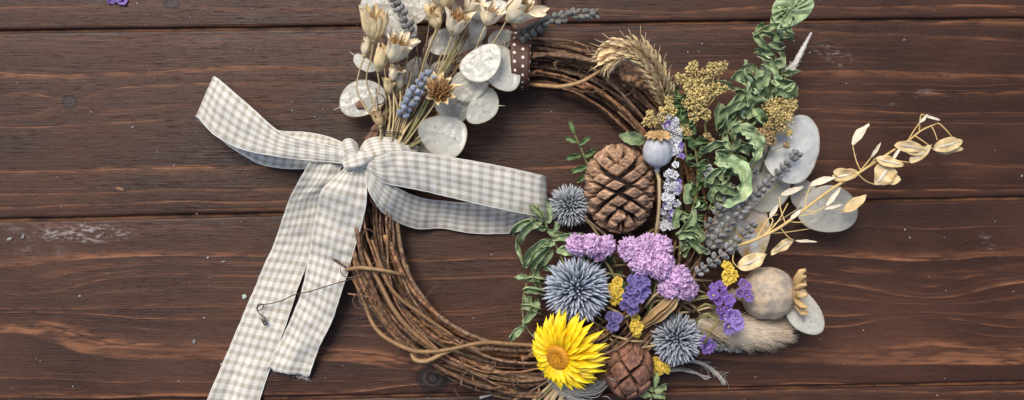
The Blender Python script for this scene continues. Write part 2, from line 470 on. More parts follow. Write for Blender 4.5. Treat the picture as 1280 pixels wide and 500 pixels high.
# ---------------------------------------------------------------- vine wreath
CX, CY, RW, TW = 657, 270, 190, 31
ring = thing('vine_wreath', 'round brown wreath of twisted vines lying on the boards', 'wreath', (CX, CY, 0))
def ringpt(a, ro, zo):
    return Vector((CX + (RW + ro) * math.cos(a), CY - (RW + ro) * math.sin(a), 31 + zo))
for i in range(96):
    a0 = U(0, 2 * PI); span = U(1.3, 3.4)
    rad = math.sqrt(U(.06, 1.12)) * TW * .98; ph = U(0, 2 * PI); tw = U(-1.4, 1.4); th = U(1.5, 2.8)
    if i % 6 == 0: th = U(.9, 1.5)
    if i % 9 == 0: th = U(2.8, 3.5)
    n = int(span * 24) + 6; pts = []
    sd = U(0, 99)
    for k in range(n):
        t = k / (n - 1); a = a0 + span * t
        rr = rad + 4.2 * mnoise.noise(Vector((a * 2.2, sd, 0)))
        p = ph + tw * (a - a0) + .5 * mnoise.noise(Vector((a * 1.6, sd, 5)))
        j = 1.5 * mnoise.noise(Vector((a * 8, sd, 9))) + .5 * mnoise.noise(Vector((a * 25, sd, 3)))
        if k in (0, 1) : rr *= .8
        pts.append(ringpt(a, rr * math.cos(p) + j, rr * .92 * math.sin(p) - 0))
    mb = MB()
    q = U(.35, 1.2); warm = U(.85, 1.12)
    if i % 7 == 0: q = U(1.05, 1.45)
    radii = []
    for k in range(n):
        nd = 1 + .07 * mnoise.noise(Vector((k * .8, sd, 2))) + (.34 if (k + i) % 13 == 5 else 0) + .10 * mnoise.noise(Vector((k * 2.3, sd, 6)))
        radii.append(th * nd * (1 - .25 * k / n))
    cs = [tuple(c * (1 + .25 * mnoise.noise(Vector((k * .35, sd, 1)))) for c in (q * warm, q, q / warm)) for k in range(n)]
    mb.tube(pts, radii, 7, cs)
    mb.build('vine', M['vine'], ring)
def vine(path, th, m='tan_vine', n=40, c=(1, 1, 1), name='binding_vine'):
    pts = [T(*p) for p in spl(path, n)]
    pts = [p + Vector((.5 * mnoise.noise(p * .06), .5 * mnoise.noise(p * .06 + Vector((9, 0, 0))), 0)) for p in pts]
    mb = MB(); mb.tube(pts, th, 8, c); return mb.build(name, M[m], ring)
vine([(430, 338, 30), (438, 336, 54), (455, 335, 66), (480, 338, 69), (497, 342, 63), (506, 347, 48)], [1.8, 2.3, 2.4, 2.2, 2.1, 1.8])
vine([(440, 345, 26), (452, 370, 42), (467, 406, 55), (487, 425, 63), (516, 438, 68), (545, 439, 70), (575, 434, 72), (605, 428, 70), (640, 430, 66), (690, 432, 60), (740, 425, 50)], [1.9, 2.4, 2.6, 2.7, 2.7, 2.5, 2.4, 2.4, 2.2, 2.1, 2], c=(.82, .76, .72))
vine([(514, 442, 58), (520, 450, 63), (534, 451, 66), (556, 441, 68), (580, 432, 66)], [2, 2.8, 2.7, 2.3, 1.8])
vine([(655, 104, 30), (680, 107, 48), (700, 108, 60), (722, 104, 64), (740, 95, 62), (756, 85, 56), (770, 78, 40)], [2, 2.4, 2.6, 2.4, 2.1, 1.8, 1.5])
vine([(448, 300, 48), (470, 345, 60), (498, 395, 64), (532, 428, 60), (560, 445, 50)], [2, 2.6, 2.9, 2.7, 2], c=(.72, .66, .68))
vine([(465, 300, 58), (490, 362, 64), (530, 395, 62), (566, 420, 60)], [2, 2.4, 2.4, 2], c=(.7, .62, .6))
vine([(418, 324, 40), (428, 331, 44), (440, 339, 44)], [2.0, 1.3, 1.1], 'tendril', 10, name='twig_end')
for i in range(44):
    a = U(0, 2 * PI) if i < 24 else U(PI * .95, PI * 1.5)
    ro = U(-26, 34); b = ringpt(a, ro, 20 + U(-4, 14)); pts = [b]
    d = U(0, 2 * PI); el = U(-.1, .5); k2 = U(-.5, .5); L = U(2.2, 4.2)
    for k in range(11):
        d += k2 + U(-.25, .25); el += U(-.3, .2)
        b = b + Vector((math.cos(d) * L, math.sin(d) * L, math.sin(el) * L * .6)); b.z = max(b.z, 3); pts.append(b)
    mb = MB(); mb.tube([Vector(p) for p in spl(pts, 26)], [1.0, .8, .6, .45], 5, (U(.6, 1.6),) * 3)
    mb.build('tendril', M['tendril'], ring)
for i in range(30):
    a = U(0, 2 * PI) if i < 16 else U(PI * .9, PI * 1.55); ro = U(-30, 32); b = ringpt(a, ro, U(4, 26)); sg = 1 if R.random() < .5 else -1
    tg = Vector((-math.sin(a) * sg, -math.cos(a) * sg, U(-.05, .25))); rd = Vector((math.cos(a), -math.sin(a), 0)) * U(-.5, .6); L = U(14, 40)
    pts = [b, b + (tg + rd * .4) * L * .4, b + (tg + rd) * L * .75 + Vector((U(-2, 2), U(-2, 2), 2)), b + (tg + rd * 1.3) * L]
    mb = MB(); th = U(.7, 1.5); mb.tube([Vector(p) for p in spl(pts, 12)], [th, th * .95, th * .8, th * .6], 6, (U(.5, 1.3),) * 3); mb.build('stray_twig', M['vine'], ring)
# a few bark peelings and bud nubs on the vines
for i in range(26):
    a = U(0, 2 * PI); b = ringpt(a, U(-30, 30), 24 + U(-3, 8)); d = U(0, 6.3)
    mb = MB(); mb.tube([b, b + Vector((math.cos(d) * 3, math.sin(d) * 3, 2)), b + Vector((math.cos(d) * 6, math.sin(d) * 6, 3 + U(0, 3)))], [1.9, 1.4, .5], 6, (U(.6, 1.2),) * 3)
    mb.build('bud_nub', M['vine'], ring)

# ---------------------------------------------------------------- gingham bow
bow = thing('gingham_bow', 'beige and white gingham ribbon bow tied on the left of the wreath', 'ribbon bow', (450, 200, 60))
def strip(stations, name, n=90, nc=17, wr=1.0, seed=0.0, belly=0.0, ends=None, checks=6.0, pleat=0.0):
    st = spl(stations, n); rows, uv = [], []; arc = 0; pm = None
    for i, s in enumerate(st):
        a = T(*s[:3]); b = T(*s[3:]); mid = (a + b) / 2
        if pm is not None: arc += (mid - pm).length
        pm = mid; row = []
        t = i / (n - 1)
        d = Vector(st[min(i+1, n-1)]) - Vector(st[max(i-1, 0)]) if False else None
        for k in range(nc):
            q = k / (nc - 1)
            p = a.lerp(b, q)
            z = wr * (3.0 * mnoise.noise(Vector((arc * .035, q * 1.7, seed))) + 1.7 * mnoise.noise(Vector((arc * .09, q * 3.5, seed + 4))))
            z += belly * math.sin(PI * q)
            z += pleat * math.sin(q * 9 + 1 + seed) * max(0.0, 1 - 4 * min(t, 1 - t))
            p = p + Vector((.5 * mnoise.noise(Vector((arc * .1, q, seed + 8))), .4 * mnoise.noise(Vector((arc * .1, q, seed + 12))), z))
            if ends and i == n - 1: p = p + Vector((0, ends * mnoise.noise(Vector((q * 6, seed, 1))), 0))
            p.z = max(p.z, 1.2)
            row.append(p); uv.append((q * checks - .22, arc / 12.6 + .3))
        rows.append(row)
    mb = MB(); mb.grid(rows, uv=uv)
    # sewn hem along both edges
    for k in (0, nc - 1):
        o0 = len(mb.v)
        mb.tube([r[k] for r in rows], .5, 5)
        for j in range(o0, len(mb.v)): mb.uv[j] = (.56, .76)
    return mb.build(name, M['gingham'], bow, thick=.5)
strip([(388, 203, 62, 428, 205, 68), (375, 225, 52, 418, 226, 62), (361, 252, 34, 402, 246, 40), (350, 285, 16, 397, 280, 20), (340, 312, 7, 388, 318, 9),
       (325, 345, 5, 375, 352, 6), (307, 388, 5, 360, 398, 5), (290, 428, 5, 345, 440, 5), (274, 466, 5, 331, 478, 5), (256, 510, 5, 318, 520, 5)], 'tail', seed=1, pleat=3, wr=1.1)
strip([(436, 205, 76, 456, 205, 76), (418, 222, 76, 458, 228, 76), (402, 240, 72, 457, 256, 70), (395, 268, 58, 450, 287, 60), (389, 300, 44, 441, 317, 48), (384, 335, 34, 431, 352, 38),
       (374, 375, 27, 414, 402, 30), (356, 416, 18, 397, 438, 20), (332, 462, 9, 386, 470, 12)], 'tail', seed=9, pleat=2.5, wr=1.5, ends=6, belly=3)
strip([(445, 192, 84, 445, 206, 82), (420, 184, 80, 420, 203, 76), (385, 176, 74, 385, 200, 68), (350, 165, 72, 345, 195, 64), (318, 138, 70, 302, 186, 56), (288, 112, 66, 268, 168, 48),
       (270, 97, 54, 248, 147, 36), (266, 98, 38, 245.5, 147, 22), (270, 101, 20, 252, 153, 10), (293, 124, 10, 281, 178, 5), (322, 148, 12, 308, 196, 5), (346, 163, 18, 333, 207, 10),
       (385, 166, 32, 372, 211, 24), (418, 174, 56, 418, 209, 52), (446, 190, 72, 446, 208, 70)], 'loop', n=130, seed=17, belly=2, wr=1.1)
strip([(455, 199, 84, 458, 211, 78), (474, 196, 88, 478, 227, 74), (495, 190, 88, 502, 233, 70), (530, 192, 88, 532, 239, 68), (570, 198, 86, 570, 248, 66), (625, 208, 80, 622, 260, 64), (670, 218, 68, 668, 269, 54),
       (681, 221, 54, 682, 271, 42), (681, 222, 38, 684, 273, 26), (674, 228, 22, 672, 279, 14), (650, 244, 12, 645, 290, 6), (625, 252, 10, 622, 292, 5), (590, 254, 12, 588, 291, 5), (558, 252, 18, 552, 285, 8),
       (524, 247, 36, 518, 285, 18), (495, 234, 64, 482, 268, 50), (474, 218, 74, 464, 244, 70), (458, 204, 76, 455, 216, 74)], 'loop', n=140, seed=23, belly=2.5, wr=1.1)
strip([(447, 196, 66, 449, 206, 70), (453, 181, 70, 462, 199, 78), (464, 173, 72, 474, 197, 82), (486, 172, 72, 493, 194, 80), (505, 178, 68, 508, 194, 74), (524, 184, 52, 522, 195, 56)], 'wrap', n=50, seed=31, belly=5, pleat=2)
strip([(424, 186, 72, 427, 200, 76), (430, 176, 76, 434, 194, 84), (438, 174, 76, 444, 192, 84), (446, 180, 72, 450, 198, 80), (450, 190, 66, 452, 204, 70)], 'wrap', n=40, seed=37, belly=4, checks=5)
def knot():
    rows, uv = [], []
    n, m = 26, 22
    cen = T(449, 201, 82)
    ax = Vector((1, -.28, .05)).normalized(); a, b = perp(ax)
    for i in range(n):
        t = i / (n - 1); h = -19 + 38 * t
        rr = 9.5 * (math.sin(PI * (0.12 + .76 * t)) ** .7)
        row = []
        for k in range(m):
            w = 2 * PI * k / m
            q = rr * (1 + .16 * math.sin(3 * w + t * 4) + .10 * math.sin(5 * w - t * 7))
            row.append(cen + ax * h + (a * math.cos(w) + b * math.sin(w) * .9) * q); uv.append((h / 11 + .4, w * 1.3 + .2))
        rows.append(row)
    mb = MB(); mb.grid(rows, uv=uv, close=True); return mb.build('knot', M['gingham'], bow)
knot()
# frayed threads at the cut end of the short tail
mb = MB()
for i in range(18):
    q = 1 - U(0, 1) ** 2 * .5; p = T(lerp(334, 385, q), lerp(462, 471, q) + U(-1, 1), U(5, 8)); d = U(.9, 2.1)
    mb.tube([p, p + Vector((math.cos(d) * 3, math.sin(d) * 3, -1)), p + Vector((math.cos(d + U(-.6, .6)) * 6, math.sin(d) * U(3, 6.5), -2))], .22, 4)
mb.uv = [(.76, .76)] * len(mb.v)
mb.build('frayed_edge', M['gingham'], bow)

# ---------------------------------------------------------------- dotted hanging ribbon
dr = thing('hanging_ribbon', 'dark brown satin ribbon with white polka dots looped over the top of the wreath', 'ribbon', (655, 80, 20))
def dstrip(st, name, n=50, nc=7, checks=2.4, mt='dotted'):
    s2 = spl(st, n); rows, uv, arc, pm = [], [], 0, None
    for s in s2:
        a, b = T(*s[:3]), T(*s[3:]); mid = (a + b) / 2
        if pm is not None: arc += (mid - pm).length
        pm = mid
        rows.append([a.lerp(b, k / (nc - 1)) for k in range(nc)])
        uv += [(k / (nc - 1) * checks + .01, arc / 10.5 + .05) for k in range(nc)]
    mb = MB(); mb.grid(rows, uv=uv); return mb.build(name, M[mt], dr, thick=.6)
dstrip([(640, -160, 4, 672, -160, 4), (641, -60, 5, 672, -60, 5), (642, 0, 8, 672, 0, 8), (643, 24, 24, 668, 24, 24), (638, 48, 58, 664, 50, 56), (638, 75, 68, 663, 76, 66), (640, 98, 60, 661, 100, 58), (640, 110, 40, 660, 112, 36), (642, 112, 12, 660, 112, 10)], 'band')
dstrip([(628, -160, 14, 680, -160, 14), (630, -40, 14, 679, -40, 14), (633, 5, 18, 677, 5, 18), (636, 22, 34, 676, 21, 32), (640, 34, 46, 674, 33, 42), (646, 45, 38, 668, 44, 34), (648, 60, 8, 664, 60, 8)], 'band', mt='satin')

# ---------------------------------------------------------------- wire with a curled end
wi = thing('curled_wire', 'thin dark wire with a curled end lying across the ribbon tails', 'wire', (380, 365, 12))
pts = [(444, 348, 52), (432, 351, 50), (424, 353, 48), (408, 358, 47), (395, 362, 46), (384, 365, 44), (374, 367, 34), (364, 370, 20), (352, 376, 14), (335, 380, 12.5), (326, 381, 12), (321.5, 384, 13), (323, 388.5, 13), (328, 386, 14), (329, 381, 15), (324, 380, 15), (321, 385, 14), (324, 392, 12), (329, 395, 11)]
for k in range(14):
    pts.append((329 + k * .22 + 2.6 * math.cos(k * 1.7), 399 + k * .45 + 2.2 * math.sin(k * 1.7), 11 + (k % 3)))
mb = MB(); mb.tube([T(*p) for p in spl(pts, 170)], .62, 6)
mb.build('wire_strand', M['wire'], wi)
# ---------------------------------------------------------------- builders for the dried flowers
def honesty(cx, cy, z, rx, ry, rot, label, mat='pod', tiltx=0.0, tilty=0.0, cup=.035, style=None, stalk=None, seed_marks=3, hole=None, group='honesty seed pods'):
    """flat papery seed pod with a raised rim; rot in degrees, image up positive"""
    c = T(cx, cy, z)
    t = thing('honesty_pod', label, 'seed pod', c, group)
    ca, sa = math.cos(math.radians(rot)), -math.sin(math.radians(rot))
    Mx = Matrix.Rotation(tiltx, 3, 'X') @ Matrix.Rotation(tilty, 3, 'Y')
    sd = U(0, 99); nr, na = 16, 72
    def pt(f, w):
        e = 1 + .05 * math.sin(2 * w + sd) + .035 * math.sin(3 * w + sd * 2)
        x, y = rx * f * math.cos(w) * e, ry * f * math.sin(w) * e * (1 + .13 * math.cos(w + sd))
        h = cup * min(rx, ry) * (f * f) * math.cos(2 * w + sd) * 1.1 + 1.5 * mnoise.noise(Vector((x * .06, y * .06, sd))) + .9 * mnoise.noise(Vector((x * .16, y * .16, sd))) + .5 * mnoise.noise(Vector((x * .4, y * .4, sd)))
        h += .7 * math.exp(-(y / (ry * .16)) ** 2) * (1 - f)
        return c + Mx @ Vector((x * ca - y * sa, x * sa + y * ca, h))
    mb = MB(); rows = []
    for i in range(nr + 1):
        f = (i / nr) ** .8 if i else .01
        rows.append([pt(f, 2 * PI * k / na) for k in range(na)])
    cs = []
    for i in range(nr + 1):
        f = (i / nr) ** .8 if i else .01; cr = []
        for k in range(na):
            w = 2 * PI * k / na; x, y = rx * f * math.cos(w), ry * f * math.sin(w)
            v = math.exp(-(mnoise.noise(Vector((x * .10, y * .22, sd))) / .07) ** 2) * f; g = 1 - .13 * v - .10 * max(0, f - .9) * 10 * .5 + .05 * mnoise.noise(Vector((x * .5, y * .5, sd)))
            cr.append((g, g * .99, g * .96))
        cs.append(cr)
    mb.grid(rows, cs, close=True)
    mb.build('membrane', M[mat], t, thick=.3)
    mb = MB(); ring_ = [pt(1.0, 2 * PI * k / na) for k in range(na + 1)]
    mb.tube(ring_, .42, 5, (.8, .78, .74)); mb.build('rim', M['pod_rim'], t)
    for k in range(seed_marks):
        a = U(0, 6.28); f = U(.25, .6); p = pt(f, a); q = pt(f + .12, a + .1)
        mb = MB(); mb.blob((p + q) / 2 + Vector((0, 0, .3)), (U(.6, 1.0), U(1.6, 2.6), .45), 8, (U(.7, 1),) * 3, Matrix.Rotation(U(0, 3), 3, 'Z'), .3)
        mb.build('seed_scar', M['pod_rim'], t)
    if hole:
        p = T(hole[0], hole[1], z + 2.2); mb = MB(); mb.blob(p, (5.4, 4.8, 1.1), 16, (1, 1, 1), None, .5)
        mb.build('seed', M['cone_dark'], t)
    if style:
        a = -math.radians(rot + style); p = pt(1.0, math.radians(style)); 
        d = (p - c).normalized(); mb = MB(); mb.tube([p, p + d * 4 + Vector((0, 0, .6)), p + d * 9], [.6, .45, .3], 5, (1.2, 1.2, 1.1)); mb.build('style_tip', M['pod_rim'], t)
    if stalk:
        mb = MB(); mb.tube([T(*q) for q in spl(stalk, 14)], [.8, .7, .6], 5); mb.build('stalk', M['stalk'], t)
    return t

def cream_flower(bx, by, z, ang, elev, L, spread, label, n=11, mat='cream', tuft=1.0, stem=None, W=None, tuftmat='stamen', closed=0.0, group='papery cream flowers'):
    """cup of lance shaped papery bracts round a brown tuft; ang in degrees, image up positive"""
    b = T(bx, by, z); t = thing('cream_flower', label, 'dried flower', b, group)
    a = math.radians(ang); e = math.radians(elev)
    ax = Vector((math.cos(a) * math.cos(e), -math.sin(a) * math.cos(e), math.sin(e)))
    s1, s2 = perp(ax); L *= 1.1; W = (W or L * .19) * 1.05
    for i in range(n):
        w = 2 * PI * i / n + U(-.15, .15); rd = s1 * math.cos(w) + s2 * math.sin(w)
        sp = spread * U(.8, 1.15); l = L * U(.82, 1.1)
        p0 = b + rd * L * .03
        p1 = b + ax * l * .33 * math.cos(sp) + rd * l * .40 * math.sin(sp + .25)
        p2 = b + ax * l * .70 * math.cos(sp * .8) + rd * l * .70 * math.sin(sp)
        p3 = b + ax * l * math.cos(sp * (.75 - closed)) + rd * l * math.sin(sp * (.95 - closed))
        mb = MB(); mb.leaf([p0, p1, p2, p3], W * U(.85, 1.15), nrm=-rd, roll=.9, ruffle=.2, rf=1.6, fold=.3, nt=12, nc=7, pw=.95,
                           c0=(.95, .9, .72), c1=(1.1, 1.03, .92), edge=(1.08, 1.04, .97), twist=U(-.7, .7))
        mb.build('bract', M[mat], t)
    mb = MB(); mb.blob(b + ax * L * .10, (L * .12, L * .12, L * .12), 10, (1, 1, 1)); mb.build('receptacle', M['stalk'], t)
    if tuft:
        mb = MB(); nT = int(90 * tuft)
        for i in range(nT):
            w = U(0, 6.28); sp = spread * .72 * math.sqrt(U(0, 1)); rd = s1 * math.cos(w) + s2 * math.sin(w)
            l = L * U(.55, .82); d = ax * math.cos(sp) + rd * math.sin(sp)
            k = Vector((U(-1, 1), U(-1, 1), U(-1, 1))) * L * .05
            col_ = U(.55, 1.5)
            mb.tube([b + ax * L * .12 + d * l * .25, b + d * l * .7 + k, b + d * l + k * 2], [.5, .42, .7], 4, (col_, col_ * .95, col_ * .85))
        mb.build('stamens', M[tuftmat], t)
    if stem:
        mb = MB(); mb.tube([T(*q) for q in spl([(bx, by, z)] + stem, 24)], [1.0, .95, 1.1, 1.3], 6, (U(.8, 1.15),) * 3)
        mb.build('stem', M[stem_mat if False else 'stalk'], t)
    return t

def lavender(path, label, mat='lav_grey', bl=4.2, br=1.9, gap=6.0, per=5, stem=None, taper=.35, smat='brownstalk', group='lavender sprigs', c=(1, 1, 1), fill=.9):
    pts = [T(*p) for p in spl(path, 60)]
    t = thing('lavender_sprig', label, 'lavender', pts[0], group)
    cum = [0]
    for i in range(1, 60): cum.append(cum[-1] + (pts[i] - pts[i-1]).length)
    Lt = cum[-1]; n = max(3, int(Lt / gap)); stem_mb = MB()
    full = ([T(*q) for q in spl(stem + [path[0]], 20)] if stem else []) + pts
    stem_mb.tube(full, [.9, .9, .8, .6], 5); stem_mb.build('stem', M[smat], t)
    for k in range(n):
        s = (k + .3) / n * Lt; i = min(58, max(1, next(j for j in range(60) if cum[j] >= s)))
        p = pts[i]; d = (pts[i+1] - pts[i-1]).normalized(); a, b = perp(d)
        sc_ = 1 - taper * abs(k / n - .35) * 1.3
        mb = MB()
        for q in range(per):
            w = 2 * PI * q / per + k * 1.1 + U(-.25, .25)
            if U(0, 1) > fill: continue
            rd = a * math.cos(w) + b * math.sin(w)
            dd = (d * .72 + rd * .7).normalized(); s1, s2 = perp(dd)
            MM = Matrix((s1, s2, dd)).transposed()
            g = U(.7, 1.25)
            l = bl * sc_ * U(.85, 1.15); r_ = br * sc_ * U(.85, 1.1)
            base = p + rd * r_ * .8
            prof = [(.1, 0), (r_ * .62, l * .18), (r_, l * .7), (r_ * 1.02, l * 1.2), (r_ * .8, l * 1.65), (r_ * .35, l * 1.8), (.05, l * 1.75)]
            mb.lathe(prof, base, dd, 8, (c[0] * g, c[1] * g, c[2] * g), rib=lambda w_, i_: 1 + .12 * math.cos(4 * w_))
        mb.build('bud_whorl', M[mat], t)
    return t

# ---------------------------------------------------------------- the honesty, lavender and cream flowers at the upper left
BX, BY = 492, 186      # where the stems are tied under the bow
def st(x, y, z, dx=0, dy=0): return [((x + BX) / 2 + dx, (y + BY) / 2 + dy, z), (BX + U(-8, 14), BY + U(-3, 8), 62)]
honesty(473, 6, 52, 21, 19, 10, 'milky honesty pod at the top left corner of the bunch', 'pod_clear', stalk=[(473, 20, 50)] + st(480, 60, 56))
honesty(499, 35, 56, 19, 20, 30, 'pale honesty pod just behind the biggest cream seed cup and left of the dark lavender', 'pod_clear', .2, stalk=[(499, 50, 54)] + st(499, 80, 56))
honesty(517, 8, 50, 20, 17, 0, 'honesty pod cut by the top edge, crossed by the dark lavender tip', 'pod_clear', stalk=[(517, 20, 50)] + st(510, 80, 56))
honesty(456, 79, 30, 19, 8, -42, 'narrow bluish honesty pod turned edge on beside the left buds', 'pod', .5, style=180)
honesty(452, 124, 34, 28, 22, 28, 'oval honesty pod with a dark brown seed spot in its middle', 'pod', hole=(450, 131), style=190, seed_marks=2)
honesty(556, 54, 44, 19, 16, 10, 'greyish see-through honesty pod behind the brown centred cream flower', 'pod_clear', stalk=[(553, 66, 48)] + st(550, 80, 56))
honesty(606, 13, 54, 27, 13, 12, 'long pale honesty pod behind the small fan shaped cream flower', 'pod', .35, cup=.35, stalk=[(590, 25, 52)] + st(570, 80, 56))
honesty(594, 40, 58, 12, 17, -20, 'bright folded honesty pod under the long pale pod', 'pod', tilty=.7, cup=.4)
honesty(626, 50, 52, 17, 12, 25, 'half hidden honesty pod below the large white flower', 'pod_clear', stalk=[(612, 56, 52)] + st(580, 90, 56))
honesty(627, 86, 66, 21, 28, 8, 'round pearly honesty pod overlapping the dotted brown ribbon', 'pod', .15, .2, style=-70, seed_marks=4)
honesty(588, 104, 60, 25, 18, 20, 'shaded honesty pod tucked below the bright tilted oval pod', 'pod_clear', seed_marks=4, style=0)
honesty(605, 132, 58, 17, 24, -32, 'narrow tilted honesty pod hanging lowest on the right over the dark wood', 'pod', .1, .3, style=-30)
honesty(601, 77, 80, 28, 19, 32, 'bright tilted oval honesty pod lying on top of the others', 'pod', .1, -.15, seed_marks=5)
honesty(566, 132, 58, 23, 17, -5, 'dull see-through honesty pod right of the flat open brown flower', 'pod_clear', tilty=.3)
honesty(549, 184, 42, 25, 15, 0, 'honesty pod mostly hidden behind the bow loop', 'pod_clear')
honesty(554, 168, 74, 30, 24, -8, 'large creamy honesty pod with a central crease just above the right bow loop', 'pod', -.1, 0, cup=.2, seed_marks=2, stalk=[(544, 157, 77), (538, 172, 70), (512, 180, 66)])
honesty(553, 95, 48, 19, 17, 40, 'shadowy honesty pod between the blue lavender and the stems', 'pod_clear')
honesty(520, 92, 40, 20, 17, 70, 'honesty pod deep behind the stems in the middle of the bunch', 'pod_clear')
honesty(533, 2, 46, 20, 26, 20, 'honesty pod at the top edge of the photo right of the dark lavender', 'pod_clear')
honesty(588, 66, 46, 20, 15, 60, 'greyish honesty pod behind the tall green stem', 'pod_clear')

cream_flower(467, 53, 84, 82, 28, 38, .52, 'biggest cream seed cup at the upper left, opening upward', 22, 'cream', .7, [(463, 75, 80), (458, 100, 74), (466, 128, 70), (474, 155, 72), (476, 185, 70)], closed=.15, W=5.6)
cream_flower(489, 78, 88, 62, 30, 36, .62, 'cream flower with a fuzzy brown centre left of the dark lavender', 11, 'whitecream', 1.3, [(487, 100, 84), (493, 120, 78), (497, 140, 74), (485, 175, 70)])
cream_flower(472, 90, 84, 70, 25, 30, .38, 'closed egg shaped cream bud below the biggest seed cup', 14, 'cream', 0, [(474, 110, 78), (468, 130, 74), (476, 155, 72), (480, 185, 70)], closed=.3, W=6)
cream_flower(455, 72, 62, 75, 15, 27, .30, 'slim cream bud farthest to the left of the bunch', 7, 'whitecream', .4, [(449, 90, 62), (446, 112, 64), (455, 132, 66), (472, 152, 70)], closed=.1)
cream_flower(489, 102, 80, 60, 30, 22, .5, 'small pale cream flower low among the left buds', 9, 'whitecream', .7, [(492, 120, 76), (492, 150, 74), (488, 180, 70)])
cream_flower(565, 44, 84, 66, 32, 34, .62, 'white bracted flower with a fuzzy brown top in the middle of the bunch', 9, 'whitecream', 1.4, [(556, 70, 78), (548, 90, 74), (536, 115, 74), (515, 160, 70), (500, 185, 66)], W=6)
cream_flower(547, 38, 76, 100, 25, 30, .45, 'narrow cream flower left of the white bracted one', 8, 'cream', .8, [(538, 60, 74), (524, 100, 72), (506, 150, 70), (494, 185, 66)])
cream_flower(553, 12, 86, 80, 25, 36, .75, 'cream flower cut by the top edge of the photo, spreading both ways', 13, 'cream', .6, [(548, 30, 80), (532, 70, 76), (518, 120, 72), (500, 175, 68)], W=7)
cream_flower(607, 32, 82, 70, 25, 27, .72, 'small fan shaped cream flower without a brown centre', 9, 'whitecream', .25, [(600, 48, 76), (588, 75, 60), (560, 130, 58), (515, 180, 60)], W=5)
cream_flower(633, 26, 86, 35, 28, 42, .62, 'large white papery flower over the brown ribbon', 11, 'whitecream', .5, [(622, 45, 80), (600, 80, 60), (560, 140, 58), (510, 182, 60)], W=9)
cream_flower(547, 120, 90, 62, 58, 25, 1.15, 'flat wide open tan flower with a fluffy brown middle beside the blue lavender', 10, 'cream', 3.2, [(540, 135, 86), (525, 155, 78), (505, 182, 70)], W=6.5)
cream_flower(476, 160, 78, 105, 20, 24, .35, 'knotty straw yellow bud close above the bow', 7, 'husk', .5, [(476, 172, 76), (477, 190, 72)], W=3.5)

cream_flower(486, 118, 76, 80, 30, 20, .45, 'small straw coloured bud just left of the blue lavender tip', 9, 'cream', .3, [(488, 140, 74), (484, 180, 70)])
cream_flower(583, 16, 80, 50, 25, 26, .6, 'small cream flower between the top cut flower and the fan shaped one', 9, 'whitecream', .6, [(570, 50, 70), (530, 130, 66), (505, 182, 64)])
cream_flower(500, 112, 72, 95, 22, 22, .4, 'slim cream bud standing between the stems below the dark lavender', 8, 'whitecream', .2, [(500, 130, 72), (490, 180, 68)])
lavender([(521, 58, 72), (513, 40, 76), (504, 20, 78), (494, 2, 78), (488, -10, 78)], 'dark grey lavender sprig leaning to the top left between cream flowers', 'lav_grey', 4.6, 2.6, 6.6, 5, stem=[(500, 184, 66), (516, 130, 68), (524, 90, 70)])
lavender([(499, 148, 84), (508, 134, 87), (518, 117, 90), (528, 104, 92), (540, 92, 92)], 'powder blue lavender sprig with fat buds in front of the stems', 'lav_blue', 5.2, 3.2, 7.6, 5, stem=[(488, 186, 74), (493, 165, 78)], taper=.2)
lavender([(646, 47, 62), (666, 37, 70), (690, 26, 68), (715, 19, 60), (736, 18, 52), (748, 17, 48)], 'grey green lavender sprig pointing right over the board at the top', 'lav_green', 4.6, 2.9, 7.4, 5, stem=[(520, 178, 62), (580, 100, 50), (620, 62, 54)], taper=.25, fill=.85)

sb = thing('stem_bunch', 'bunch of thin brown and green stems running down into the bow', 'stems', (505, 160, 60))
for (x0, y0, z0, x1, y1, z1, th, m) in [(585, 45, 74, 492, 186, 66, 1.5, 'greenstalk'), (600, 0, 70, 500, 188, 66, 1.6, 'greenstalk'), (548, 100, 70, 498, 187, 68, 1.7, 'greenstalk'), (545, 150, 68, 500, 190, 66, 2.2, 'greenstalk'),
        (530, 60, 66, 496, 188, 64, 1.2, 'brownstalk'), (540, 70, 64, 504, 188, 64, 1.0, 'brownstalk'), (520, 70, 70, 490, 188, 66, 1.3, 'stalk'), (560, 62, 66, 506, 188, 62, 1.0, 'brownstalk'),
        (505, 110, 68, 484, 188, 66, 1.3, 'brownstalk'), (512, 90, 64, 488, 188, 62, 1.3, 'brownstalk'), (575, 80, 60, 512, 186, 60, .9, 'stalk'), (496, 120, 66, 478, 188, 68, 1.4, 'stalk'), (560, 92, 62, 515, 184, 60, .9, 'brownstalk'), (525, 150, 66, 505, 188, 64, 2.4, 'greenstalk'), (515, 150, 70, 496, 190, 70, 1.8, 'stalk'),
        (470, 110, 60, 470, 190, 62, 1.1, 'brownstalk'), (483, 120, 58, 476, 190, 62, 1.2, 'greenstalk'), (500, 60, 60, 488, 180, 62, .9, 'brownstalk'), (538, 20, 60, 500, 180, 60, .9, 'brownstalk')]:
    mb = MB(); mx, my = (x0 + x1) / 2 + U(-7, 7), (y0 + y1) / 2 + U(-5, 5)
    mb.tube([T(*q) for q in spl([(x0, y0, z0), (mx, my, (z0 + z1) / 2 + U(0, 4)), (x1, y1, z1)], 20)], [th * .7, th, th * 1.05], 6, (U(.75, 1.2),) * 3)
    mb.build('stem', M[m], sb)
for i in range(22):
    a = U(.7, 2.2); x, y = 500 + U(-20, 50), U(60, 150); mb = MB(); l = U(8, 20)
    mb.tube([T(x, y, 66), T(x + math.cos(a) * l * .5 + U(-2, 2), y - math.sin(a) * l * .5, 70), T(x + math.cos(a) * l, y - math.sin(a) * l, 72)], [.5, .45, .35], 4, (U(.7, 1.3),) * 3)
    mb.build('twiglet', M[R.choice(['brownstalk', 'stalk'])], sb)
bw = thing('binding_wire', 'black wire wound tightly round the stems just above the bow', 'wire', (485, 165, 70))
